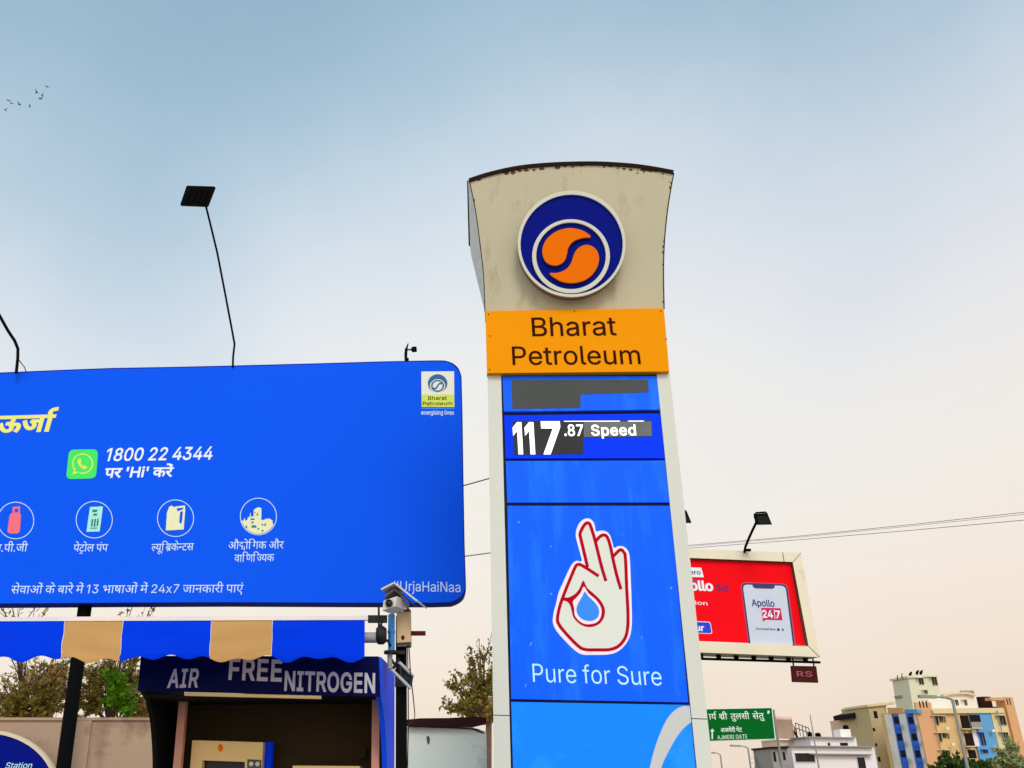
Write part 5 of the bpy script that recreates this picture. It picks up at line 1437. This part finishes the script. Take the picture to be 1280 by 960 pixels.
# ================================================================== overhead lines
def wire(name, pts, r, label, group):
    b = W(*pts[0])
    P_ = [W(*p) for p in pts]
    if pts[0][2] > 20:                           # the lines run on past the picture
        P_ = [P_[0] + (P_[0] - P_[1]).normalized() * 22] + P_ + [P_[-1] + (P_[-1] - P_[-2]).normalized() * 45]
    g = Geo(); tube(g, P_, r, 5)
    single(name, g, M['black'], label, 'wire', b, group)
GW = 'overhead lines'
L0 = [(400, 710, 52), (583, 694.6, 48), (612, 690.8, 47)]
wire('overhead_wire', L0 + [(740, 688, 43.4), (865, 681.4, 40), (1000, 670, 37), (1140, 655.6, 34), (1280, 640.4, 31), (1420, 624, 29)], .010, 'uppermost of the thin wires crossing the sky above the red hoarding', GW)
wire('overhead_wire', [(x, y + .5, Y) for x, y, Y in L0] + [(740, 689, 43.4), (865, 682.6, 40), (1000, 671.4, 37), (1140, 657.4, 34), (1280, 643, 31), (1420, 627, 29)], .007, 'middle wire close under the uppermost one right of the pylon', GW)
wire('overhead_wire', [(x, y + 1, Y) for x, y, Y in L0] + [(740, 691, 43.4), (865, 685, 40), (1000, 674.6, 37), (1140, 662.8, 34), (1280, 650.2, 31), (1420, 636, 29)], .010, 'lowest wire crossing the sky at the right edge', GW)
wire('overhead_wire', [(560, 611, 13.6), (582, 606.4, 13.5), (612, 598, 13.2), (640, 589, 12.9)], .009, 'dark cable running from the blue billboard edge behind the pylon', GW)

# ================================================================== trees
def rand_unit(r):
    while True:
        v = Vector((r.uniform(-1, 1), r.uniform(-1, 1), r.uniform(-1, 1)))
        if .05 < v.length < 1:
            return v
def leaf(g, p, s, r, long=1.9):
    d = rand_unit(r).normalized()
    e = d.cross(rand_unit(r)).normalized()
    a = d * s * long * .5
    b = e * s * .5
    n = d.cross(e) * s * .18
    g.add([p - a, p + b * .8 + n - a * .1, p + a, p - b * .8 + n - a * .1], [(0, 1, 2), (0, 2, 3)])
def tree(name, label, base, fork, blobs, mats, leafs, seed, trunk_r=.09, group=None, cat='tree', bark='bark', twr=.012, long=1.9):
    """blobs: (centre, radius, twigs, leaves per twig, material index)"""
    r = random.Random(seed)
    t = Thing(name, label, cat, base, group)
    tg = Geo()
    p0 = Vector(base)
    mid = p0.lerp(fork, .55) + Vector((r.uniform(-.1, .1), r.uniform(-.1, .1), 0))
    tube(tg, [p0, p0.lerp(mid, .5), mid, fork], trunk_r, 9, trunk_r * .6)
    cr = [Geo() for _ in mats]
    lg = Geo()
    for c, rad, nt_, nl, mi in blobs:
        c = Vector(c)
        limb_end = fork.lerp(c, .8) + rand_unit(r) * rad * .2
        m1 = fork.lerp(limb_end, .5) + rand_unit(r) * rad * .25
        tube(lg, [fork, m1, limb_end], trunk_r * .55, 6, twr * 1.3)
        for k in range(nt_):
            u = rand_unit(r)
            tip = c + u * rad * (1.0 + .25 * r.random())
            st_ = (m1 if r.random() < .4 else limb_end) + rand_unit(r) * rad * .12
            q = st_.lerp(tip, .5) + rand_unit(r) * rad * .22
            tube(lg, [st_, q, tip], twr, 4, twr * .35, caps=False)
            for i in range(nl):
                f = .25 + .75 * r.random()
                pos = (st_.lerp(q, f * 2) if f < .5 else q.lerp(tip, f * 2 - 1)) + rand_unit(r) * rad * .13
                leaf(cr[mi], pos, leafs * r.uniform(.6, 1.35), r, long)
    t.part('trunk', tg, M[bark])
    t.part('limbs', lg, M[bark])
    for g_, m_ in zip(cr, mats):
        if g_.v:
            t.part('crown', g_, M[m_])
    return t
def B_(px, py, Y, rpx, *a):
    c = W(px, py, Y)
    return (c, rpx * (c - EYE).dot(FW) / FPX, *a)
def T0(px, Y):
    p = W(px, 900, Y)
    return Vector((p.x, p.y, 0))
GT = 'scrub trees behind the tan wall'
tree('scrub_tree', 'dry brown twiggy tree over the tan wall at the left edge', T0(18, 16.5), W(18, 905, 16.5),
     [B_(8, 868, 16.5, 32, 36, 13, 0), B_(48, 862, 16.8, 34, 40, 13, 0), B_(76, 854, 16.3, 30, 32, 13, 0), B_(22, 884, 16.2, 32, 34, 22, 1), B_(62, 884, 16, 28, 32, 22, 1), B_(70, 836, 16.6, 22, 24, 9, 0), B_(20, 778, 17.2, 42, 18, 7, 0)],
     ['leaf_brown', 'leaf_olive'], .05, 11, .08, GT, twr=.012)
tree('scrub_tree', 'pale straw coloured tall scrub seen highest behind the billboard post', T0(60, 18.6), W(62, 890, 18.6),
     [B_(30, 842, 18.6, 30, 34, 12, 0), B_(66, 838, 18.6, 28, 32, 12, 0), B_(104, 836, 18.8, 28, 30, 12, 0), B_(150, 826, 18.8, 30, 26, 10, 0), B_(188, 850, 18.6, 24, 24, 12, 0)],
     ['leaf_straw'], .05, 21, .07, GT, twr=.010)
tree('scrub_tree', 'olive leaved tree right of the billboard post over the tan wall', T0(140, 17.0), W(136, 905, 17.0),
     [B_(118, 850, 17, 26, 34, 16, 0), B_(112, 876, 16.8, 24, 32, 20, 0), B_(138, 832, 17.2, 30, 30, 11, 0), B_(176, 878, 17, 26, 36, 15, 1), B_(164, 840, 17.2, 30, 32, 11, 0), B_(190, 884, 16.6, 18, 24, 16, 1), B_(160, 778, 17.6, 38, 22, 8, 0), B_(185, 772, 17.6, 18, 14, 9, 0)],
     ['leaf_olive', 'leaf_brown'], .05, 12, .07, GT, twr=.012)
tree('scrub_tree', 'fresh green bush beside the kiosk over the tan wall', T0(148, 15.4), W(147, 900, 15.4),
     [B_(150, 862, 15.4, 24, 34, 20, 0), B_(142, 846, 15.4, 18, 20, 14, 0), B_(156, 880, 15.3, 16, 18, 15, 0)],
     ['leaf_green'], .052, 13, .04, GT, twr=.008)
tree('street_tree', 'thin brownish tree behind the grey wall beside the pylon sign', T0(616, 14.6), W(611, 905, 14.6),
     [B_(588, 868, 14.6, 26, 32, 26, 0), B_(574, 880, 14.4, 22, 26, 24, 0), B_(602, 846, 14.7, 24, 28, 20, 0), B_(588, 838, 14.8, 18, 18, 14, 0), B_(606, 880, 14.4, 22, 28, 24, 1), B_(566, 850, 14.6, 12, 12, 12, 0), B_(604, 806, 14.8, 20, 14, 7, 0), B_(592, 818, 14.8, 12, 10, 9, 0), B_(640, 850, 14.8, 34, 20, 20, 0)],
     ['leaf_olive', 'leaf_brown'], .042, 14, .075, bark='bark_pale', twr=.008)
GT2 = 'trees below the apartment building'
tree('roadside_tree', 'dark green round tree in front of the apartment building', T0(1200, 88), W(1203, 972, 88),
     [B_(1186, 954, 88, 13, 34, 24, 0), B_(1204, 957, 87, 15, 40, 26, 0), B_(1226, 962, 88, 14, 38, 26, 0), B_(1244, 958, 88.5, 12, 30, 22, 0), B_(1170, 964, 88, 10, 24, 20, 0)],
     ['leaf_dark'], .28, 15, .2, GT2, twr=.05, long=1.5)
tree('roadside_tree', 'pale feathery tree at the right edge below the apartment building', T0(1262, 84), W(1264, 972, 84),
     [B_(1256, 944, 84, 11, 22, 18, 0), B_(1263, 930, 84, 9, 14, 12, 0), B_(1272, 954, 84, 11, 22, 18, 0), B_(1250, 956, 84, 9, 18, 16, 0)],
     ['leaf_pale'], .22, 16, .15, GT2, twr=.05, long=2.6)

# ================================================================== lamp posts, masts
def lamp_post(px, ytop, Y, arm, r, label, group='street lamps down the road'):
    b = W(px, ytop, Y)
    t = Thing('street_lamp', label, 'street lamp', (b.x, b.y, 0), group)
    g = Geo(); tube(g, [Vector((b.x, b.y, 0)), b], r * 1.25, 8, r)
    t.part('pole', g, M['galv'])
    pts = [W(x, y, Y) for x, y in arm]
    g = Geo(); tube(g, [b] + pts, r * .8, 6, r * .55)
    t.part('arm', g, M['galv'])
    e = pts[-1]; d = (pts[-1] - pts[-2]).normalized()
    g = Geo(); cbox(g, e + d * r * 4, d * r * 12, (0, r * 4, 0), Vector((0, 0, r * 2)))
    t.part('lamp_head', g, M['galv'])
lamp_post(1190.4, 874.6, 70, [(1186, 873), (1178, 871.4), (1166, 871)], .10, 'tall grey street lamp standing in front of the apartment building')
lamp_post(935, 935.4, 95, [(932, 933.6), (928, 932.6), (923.4, 932.4)], .08, 'small street lamp under the green road sign, nearer the white house')
lamp_post(900.4, 943.6, 110, [(898, 942), (895, 941.2), (891.6, 941)], .08, 'smallest street lamp just right of the pylon base')
b = W(1012.6, 893.6, 112)
g = Geo(); tube(g, [Vector((b.x, b.y, 0)), b], .11, 6, .05)
single('antenna_mast', g, M['galv'], 'thin leaning antenna mast in front of the white house', 'mast', (b.x, b.y, 0))
lm = W(946, 942, 320)
g = Geo()
hgt = lm.z
for sx in (-1, 1):
    for sy in (-1, 1):
        tube(g, [Vector((lm.x + sx * 2.2, lm.y + sy * 2.2, 0)), Vector((lm.x + sx * .9, lm.y + sy * .9, hgt * .6)), lm], .12, 4)
for k in range(7):
    z = hgt * (k + .5) / 8; w_ = 2.2 * (1 - z / hgt * .95) 
    for a_, b_ in (((-1, -1), (1, 1)), ((1, -1), (-1, 1))):
        tube(g, [Vector((lm.x + a_[0] * w_, lm.y - w_, z)), Vector((lm.x + b_[0] * w_ * .85, lm.y - w_ * .85, z + hgt / 8))], .08, 4)
for zz in (.72, .86):
    tube(g, [Vector((lm.x - 2.6, lm.y, hgt * zz)), Vector((lm.x + 2.6, lm.y, hgt * zz))], .1, 4)
single('lattice_tower', g, M['galv'], 'tiny far off lattice power tower left of the grey house', 'power tower', (lm.x, lm.y, 0))

# ================================================================== the apartment building
YA = 150
AF = Plane(W(1150, 890, YA), 3)
corner = AF.P(1150, 890)
AL = Plane(corner, 3 - 90)                      # its left flank, running away from the corner
if AL.n.x > 0:
    AL.n = -AL.n
ap = Thing('apartment_building', 'cream, orange and blue apartment building with a stair tower at the lower right', 'apartment building', (corner.x, corner.y, 0))
def blk(name, q, pl, off, th, mat, parent=None, label=None):
    return ap.part(name, slab(Geo(), [q], pl, off, th), M[mat], parent, label)
YG = 990
main_w = blk('wall', vrect(1150, 1262, 886, YG), AF, 0, 11.5, 'b_tan')
blk('facade_band', vrect(1143.6, 1163.6, 878, YG, sl=0), AF, .35, .34, 'b_orange')
blk('facade_band', vrect(1211, 1237, 888, YG), AF, .30, .29, 'b_blue')
blk('facade_band', vrect(1237.4, 1254.6, 887, YG), AF, .28, .27, 'b_cream')
blk('facade_band', vrect(1254.8, 1265.6, 871.4, YG), AF, .5, 2.2, 'b_orange')
blk('facade_band', vrect(1194.6, 1199, 890, YG), AF, .25, .24, 'b_tan')
blk('parapet', vrect(1163.8, 1254.4, 885.2, 891.4, sl=-.01), AF, .55, .6, 'b_cream')
blk('roof_beam', vrect(1237, 1254.6, 871.8, 875.4), AF, .5, 1.2, 'b_orange')
for x in (1148.2, 1152.4, 1156.6):
    blk('slot', vrect(x, x + 1.6, 876.4, 884.4), AF, .37, .02, 'b_dark')
for x in (1257.6, 1260.8):
    blk('slot', vrect(x, x + 1.2, 873, 881), AF, .52, .02, 'b_dark')
def win(x0, x1, y0, y1, off, frame='b_cream', pl=None, yref=None):
    pl = pl or AF
    q = vrect(x0, x1, y0, y1, yref)
    cx = sum(p[0] for p in q) / 4; cy = sum(p[1] for p in q) / 4
    fr_ = [(cx + (x - cx) * 1.05, cy + (y - cy) * 1.04) for x, y in q]
    w_ = ap.part('window', slab(Geo(), [fr_, q], pl, off + .14, .13), M[frame])
    ap.part('pane', slab(Geo(), [q], pl, off + .03, .02), M['b_glass'], w_)
    m = [((q[0][0] + q[1][0]) / 2, q[0][1]), ((q[2][0] + q[3][0]) / 2, q[2][1])]
    ap.part('mullion', slab(Geo(), stroke(m, .45), pl, off + .10, .06), M['b_grey'], w_)
    l = [(q[0][0] - .8, q[0][1] - 1.0), (q[1][0] + .8, q[1][1] - 1.0), (q[1][0] + .8, q[1][1] - .3), (q[0][0] - .8, q[0][1] - .3)]
    ap.part('sunshade', slab(Geo(), [l], pl, off + .7, .6), M[frame], w_)
for x0, x1, y0, y1 in ((1164.9, 1172, 895, 906), (1173.4, 1178, 895, 902.6), (1179.4, 1181.4, 895.4, 903)):
    win(x0, x1, y0, y1, .0)
for x0, x1, y0, y1 in ((1169.4, 1176, 916.4, 927), (1177.8, 1182.4, 916.4, 922.4), (1184, 1186, 916.6, 923)):
    win(x0, x1, y0, y1, .0)
for x0, x1, y0, y1 in ((1173.6, 1180.4, 938, 948.6), (1182.4, 1187, 938, 944)):
    win(x0, x1, y0, y1, .0)
for x0, x1, y0, y1 in ((1247.2, 1256, 894.6, 906), (1251.6, 1260, 915.6, 927), (1256.4, 1264.6, 936.8, 948)):
    win(x0, x1, y0, y1, .28)
win(1224.2, 1229.6, 916, 931, .30, 'b_deep')
win(1229, 1234.6, 937.4, 941, .30, 'b_deep')
def balcony(x0, x1, y0, y1, rail, pl=None, off=0.0, yref=None):
    pl = pl or AF
    q = vrect(x0, x1, y0, y1, yref)
    b_ = ap.part('balcony', slab(Geo(), [q], pl, off + .32, .02), M['b_dark'])
    s = [q[3], q[2], (q[2][0] + .3, q[2][1] + 1.1), (q[3][0] + .3, q[3][1] + 1.1)]
    ap.part('floor_slab', slab(Geo(), [s], pl, off + 1.3, 1.0), M['b_cream'], b_)
    k = .55
    ra = [(q[0][0] * (1 - k) + q[3][0] * k, q[0][1] * (1 - k) + q[3][1] * k), (q[1][0] * (1 - k) + q[2][0] * k, q[1][1] * (1 - k) + q[2][1] * k), q[2], q[3]]
    ap.part('railing', slab(Geo(), [ra], pl, off + 1.28, .08), M[rail], b_)
balcony(1199.6, 1209.8, 894.4, 910.6, 'b_dark')
balcony(1204.8, 1215.4, 916.6, 932.4, 'b_dark')
balcony(1209.6, 1219, 937.4, 948, 'b_dark')
balcony(1211.6, 1224.4, 893.6, 909.6, 'b_grey')
blk('facade_panel', vrect(1213.8, 1219.4, 909.8, 933), AF, .36, .06, 'b_lav')
# the flank with its blue balconies
def fblk(name, x0, x1, y0, y1, off, th, mat):
    return ap.part(name, slab(Geo(), [vrect(x0, x1, y0, y1, 890)], AL, off, th), M[mat])
fblk('facade_band', 1140.6, 1149.8, 886, YG, .2, .19, 'b_white')
fblk('facade_band', 1131.2, 1140.4, 889, YG, .12, .1, 'b_deep')
fblk('facade_band', 1122.4, 1131, 892, YG, .2, .19, 'b_white')
fblk('facade_band', 1113.4, 1122.2, 894, YG, .12, .1, 'b_deep')
fblk('facade_band', 1104.4, 1113.2, 893, YG, .2, .19, 'b_white')
fblk('facade_band', 1131, 1146.6, 886.8, 891.6, .9, .8, 'b_blue')
fblk('facade_band', 1110, 1128, 884.6, 892, .3, .5, 'b_orange')
for (y0, y1) in ((896, 911), (917, 932), (938, 953)):
    for (xa, xb) in ((1133.4, 1139.2), (1115.4, 1121)):
        xr = (xa, xb)
        q = vrect(xr[0], xr[1], y0, y1, 890)
        w_ = ap.part('window', slab(Geo(), [q], AL, .16, .02), M['b_dark'])
        ap.part('railing', slab(Geo(), [[(q[0][0] * .4 + q[3][0] * .6 - 1.4, q[0][1] * .4 + q[3][1] * .6), (q[1][0] * .4 + q[2][0] * .6, q[1][1] * .4 + q[2][1] * .6), q[2], (q[3][0] - 1.4, q[3][1])]], AL, .9, .1), M['b_deep'], w_)
for x in (1165.4, 1193.6, 1246.2):
    q = vrect(x, x + .7, 888, YG)
    blk('drainpipe', q, AF, .75, .14, 'b_grey')
for x, y in ((1183, 909), (1190, 929), (1240.2, 912), (1242.6, 932)):
    blk('air_conditioner', vrect(x, x + 3.4, y, y + 2.8), AF, 1.1, .5, 'b_white')
# stair tower on the roof
ST = Plane(AF.p0 - AF.n * 1.5, 3)
blk('stair_tower', [(1135, 846.4), (1171.6, 844.2), (1175.6, 868), (1180, 889), (1142, 889)], ST, 0, 4.6, 'b_pale')
blk('tower_cap', [(1134, 844.8), (1172, 842.6), (1172.6, 845.2), (1134.4, 847.4)], ST, .3, 5.2, 'b_pale')
win(1147.8, 1153.8, 847.4, 855.4, -1.5, 'b_pale')
win(1164, 1170.4, 846.2, 856.2, -1.5, 'b_pale')
win(1155.6, 1159.2, 862.6, 867, -1.5, 'b_pale')
blk('ledge', [(1126, 869), (1136, 868), (1137, 871.4), (1127, 872)], ST, -2.4, 2, 'b_grey')
blk('roof_wall', [(1160, 874), (1182, 873), (1186, 887), (1162, 887.6)], AF, -1.0, 3, 'b_white')
# penthouse with an arched roof
PH = Plane(AF.p0 - AF.n * 2.5, 3)
ar = smooth([(1179, 868.4), (1188, 866), (1200, 865), (1211, 865.4), (1219.4, 868)], n=4)
blk('penthouse', ar + [(1224, 889), (1184, 889)], PH, 0, 5, 'b_white')
blk('arched_roof', ar + [(1219.8, 870.2), (1211, 867.8), (1200, 867.4), (1188, 868.4), (1179.4, 870.8)], PH, .6, 6, 'b_cream')
win(1193.6, 1197.4, 874.6, 881.4, -2.5, 'b_white')
win(1204.8, 1208.4, 874.6, 881.4, -2.5, 'b_white')
g = Geo()
for x in (1204, 1209.6, 1214):
    c_ = PH.P(x, 866.2, -2)
    tube(g, [c_ - Vector((0, 0, .5)), c_ + Vector((0, 0, .35))], .42, 10)
ap.part('vent', g, M['b_grey'])
g = Geo()
c_ = PH.P(1230, 884, -1)
tube(g, [c_, c_ + Vector((0, 0, 1.5))], 1.25, 16)
box(g, c_ + Vector((-2.0, -1, -.8)), (4.2, 0, 0), (0, 2.4, 0), (0, 0, .8))
ap.part('roof_tank', g, M['tin'])
g = Geo()
for x, y0, y1 in ((1121.8, 850, 844), (1127.4, 848, 841.6), (1138.6, 845.6, 841)):
    tube(g, [ST.P(x, y0, -1), ST.P(x, y1, -1)], .07, 4)
ap.part('aerial', g, M['soot'])

def bird_mesh(span, flap):
    g = Geo()
    lathe(g, (0, -.42 * span * .5, 0), [(.0, 0), (.03 * span, .05 * span), (.075 * span, .16 * span), (.07 * span, .26 * span), (.03 * span, .38 * span), (.045 * span, .50 * span), (.0, .52 * span)], 8, (0, 1, 0))
    for s in (-1, 1):
        a = Vector((s * .03 * span, -.06 * span, .02 * span)); b = Vector((s * .03 * span, .07 * span, .02 * span))
        c = Vector((s * .28 * span, .05 * span, flap * span * .6)); d = Vector((s * .5 * span, -.04 * span, flap * span))
        e = Vector((s * .25 * span, -.09 * span, flap * span * .55))
        g.add([a, b, c, d, e], [(0, 1, 2, 4), (4, 2, 3)])
    return g
birds = [(59, 108.4), (46, 115.7), (53, 120), (50.7, 123.4), (10, 125.9), (14.4, 129.5), (24, 130.3), (36.9, 133.2), (6.5, 137.6)]
wh = ['topmost bird of the small flock, at its right end', 'wide winged bird second from the top of the flock', 'bird just right of the close pair under the top of the flock', 'lower bird of the close pair in the right half of the flock',
      'upper left bird of the flock, near the picture edge', 'bird just below the upper left one in the flock', 'bird in the middle of the left half of the flock', 'single bird in the gap between both halves of the flock', 'lowest bird of the flock, nearest the left edge']
for i, (x, y) in enumerate(birds):
    p = W(x, y, 62)
    g = bird_mesh(.62 if i in (1, 3, 6) else .5, .28 if i % 3 else .12)
    rot = Matrix.Rotation(R(40 + i * 37), 3, 'Z')
    g.v = [rot @ v + p for v in g.v]
    single('bird', g, M['bird'], wh[i], 'bird', p, 'flock of birds in the upper left sky')
for i, (x, y) in enumerate(((1138.8, 843.4), (1147.4, 841.4), (1152.2, 841.4))):
    p = ST.P(x, y, -1.2)
    g = Geo()
    lathe(g, p + Vector((-.4, 0, -.3)), [(0, 0), (.10, .15), (.22, .4), (.2, .62), (.12, .78), (.13, .9), (0, 1.0)], 8, (.62, 0, .78))
    tube(g, [p + Vector((-.1, 0, -.1)), p + Vector((-.1, 0, -.6))], .05, 4)
    single('perched_bird', g, M['bird'], ['dark bird perched leftmost of three on the stair tower roof', 'dark bird perched between two others on the stair tower roof', 'dark bird perched at the right end of the three on the stair tower'][i], 'bird', p, 'birds perched on the stair tower')

# ================================================================== other houses far right
def house(name, label, cat, q, pl, th, mat, loc=None):
    b = pl.P(*q[-1])
    t = Thing(name, label, cat, (b.x, b.y, 0))
    t.part('wall', slab(Geo(), [q], pl, 0, th), M[mat])
    return t
OP = Plane(W(1095, 890, 166), 4)
h = house('tower_house', 'olive beige tower house left of the blue balcony flank', 'house', vrect(1085, 1107, 881, YG, sl=-.08), OP, 9, 'b_olive')
h.part('parapet', slab(Geo(), [[(1084.4, 880.6), (1119.8, 876.8), (1120.4, 880), (1084.8, 883.6)]], OP, .4, 8), M['b_cream'])
for q in ((1091.6, 1096, 888.8, 897.6), (1090.8, 1093.6, 910, 914), (1093.6, 1096, 929, 933), (1096.8, 1100, 946, 952)):
    w_ = h.part('window', slab(Geo(), [vrect(*q)], OP, .05, .04), M['b_dark'])
NP = Plane(W(1075, 900, 172), 4)
h = house('terrace_house', 'peach house with a dark slanting terrace roof beside the tower house', 'house', vrect(1065.6, 1086, 898, YG), NP, 8, 'b_peach')
h.part('terrace_roof', slab(Geo(), [[(1062.6, 892.6), (1085.8, 885.6), (1087.6, 894.6), (1084, 900), (1080, 896.4), (1064.4, 898.4)]], NP, 1.5, 6), M['b_dark'])
h.part('opening', slab(Geo(), [vrect(1069.6, 1080.6, 912, 934)], NP, .05, .04), M['b_dark'])
h.part('yellow_panel', slab(Geo(), [vrect(1067, 1078, 900.6, 911)], NP, .08, .07), M['b_tan'])
h.part('corner_band', slab(Geo(), [vrect(1079.8, 1084.6, 904, YG)], NP, .3, .25), M['b_white'])
WP = Plane(W(1040, 940, 122), 2)
h = house('white_house', 'low white flat roofed house in front of the tower house', 'house', vrect(988.6, 1092.4, 933, YG, sl=.006), WP, 12, 'b_lav')
h.part('roof_slab', slab(Geo(), [[(987, 931.6), (1092, 932.8), (1092.6, 934.4), (987.4, 933.0)]], WP, .5, 12.4), M['b_grey'])
h.part('ledge', slab(Geo(), [[(1013, 941.6), (1090.6, 942.4), (1091, 944), (1013.2, 943)]], WP, .6, .55), M['b_grey'])
for q in ((993.4, 1017.6, 941.4, 952.4), (1071, 1080.6, 946.6, 962)):
    w_ = h.part('window', slab(Geo(), [vrect(*q)], WP, .04, .03), M['b_glass'])
    h.part('frame', slab(Geo(), [[p for p in vrect(q[0] - .5, q[1] + .5, q[2] - .6, q[3] + .5)], vrect(*q)], WP, .12, .11), M['b_white'], w_)
U2 = Plane(WP.p0 - WP.n * 3, 2)
h.part('upper_storey', slab(Geo(), [vrect(1012, 1069.6, 921.2, 936)], U2, 0, 8), M['b_lav'])
h.part('upper_roof', slab(Geo(), [[(1008, 920.6), (1069.4, 921.4), (1069.8, 923), (1008.2, 922)]], U2, .5, 8.4), M['b_grey'])
for q in ((1034.6, 1037.4, 928.4, 932), (1050, 1059.6, 928.4, 932)):
    h.part('window', slab(Geo(), [vrect(*q)], U2, .04, .03), M['b_dark'])
g = Geo(); a_, b_ = U2.P(995, 910, -1), U2.P(1012, 916.4, -1)
for k in (0, .6):
    tube(g, [a_ + Vector((0, 0, k)), b_ + Vector((0, 0, k))], .06, 4)
for k in range(5):
    p = a_.lerp(b_, k / 4); tube(g, [p + Vector((0, 0, -.8)), p + Vector((0, 0, .6))], .05, 4)
h.part('railing', g, M['soot'])
tb = Geo(); p1, p2 = U2.P(1051.6, 922, -2), U2.P(1064.6, 922, -2)
hh = U2.P(1058, 911.6, -2).z - U2.P(1058, 922, -2).z
box(tb, p1, p2 - p1, (0, 2, 0), (0, 0, hh))
h.part('tank_stand', tb, M['b_white'])
def tank(px, ybot, ytop, rpx, pl, off, label):
    c = pl.P(px, ybot, off)
    r = rpx * (c - EYE).dot(FW) / FPX
    hh = pl.P(px, ytop, off).z - c.z
    g = Geo()
    lathe(g, c, [(0, 0), (r, 0), (r, hh * .3), (r * 1.04, hh * .34), (r, hh * .38), (r, hh * .62), (r * 1.04, hh * .66), (r, hh * .7), (r, hh * .8), (r * .55, hh * .93), (r * .3, hh * .93), (r * .3, hh), (0, hh)], 18)
    single('water_tank', g, M['soot'], label, 'water tank', c, 'black water tanks on the white house')
tank(1057.6, 911.6, 906.2, 3.3, U2, -3, 'black water tank on the white stand, highest of the roof tanks')
tank(1012.6, 920.6, 914.6, 2.8, U2, -1, 'black roof tank right beside the railing of the white house')
tank(1022.8, 920.8, 915.8, 3.4, U2, -1, 'wider black roof tank standing between the railing tank and the white stand')
PC = W(983, 932, 134)
ct_ = Thing('round_tower', 'peach round water tower with a winding stair behind the green road sign', 'tower', (PC.x, PC.y, 0))
r_ = 11.0 * (PC - EYE).dot(FW) / FPX
ztop_ = W(983, 896.4, 134).z
g = Geo(); lathe(g, (PC.x, PC.y, 0), [(r_, 0), (r_, ztop_ - .5), (r_ * 1.05, ztop_ - .5), (r_ * 1.05, ztop_), (0, ztop_)], 32)
ct_.part('wall', g, M['b_peach'])
g = Geo()
pts = []
for k in range(34):
    a = R(200 + k * 6.5); z = ztop_ - 6.5 + k * .17
    pts.append(Vector((PC.x + math.cos(a) * (r_ + .35), PC.y + math.sin(a) * (r_ + .35), z)))
tube(g, pts, .16, 5)
tube(g, [p + Vector((0, 0, .9)) for p in pts], .06, 4)
for p in pts[::2]:
    tube(g, [p, p + Vector((0, 0, .9))], .05, 4)
ct_.part('stair', g, M['tin'])
LP = Plane(W(995, 928, 130), 2)
h = house('annex_house', 'low peach annex at the foot of the round tower', 'house', vrect(974, 1009, 924.4, YG), LP, 6, 'b_peach')
h.part('roof_slab', slab(Geo(), [[(973.4, 923.4), (1008.6, 923.8), (1009, 925.4), (973.8, 925)]], LP, .4, 6), M['b_white'])
SPn = Plane(W(974, 945, 116), -3)
h = house('grey_house', 'narrow dark grey house end below the green road sign', 'house', vrect(963.4, 984.6, 934.6, YG), SPn, 7, 'b_grey')
h.part('roof_slab', slab(Geo(), [[(962.4, 933.4), (985, 933.2), (985.4, 935.4), (962.8, 935.6)]], SPn, .4, 7.4), M['b_dark'])
for q in ((966, 969, 940, 952), (972.6, 975, 938, 956), (978, 981, 940, 950)):
    h.part('window', slab(Geo(), [vrect(*q)], SPn, .04, .03), M['b_dark'])
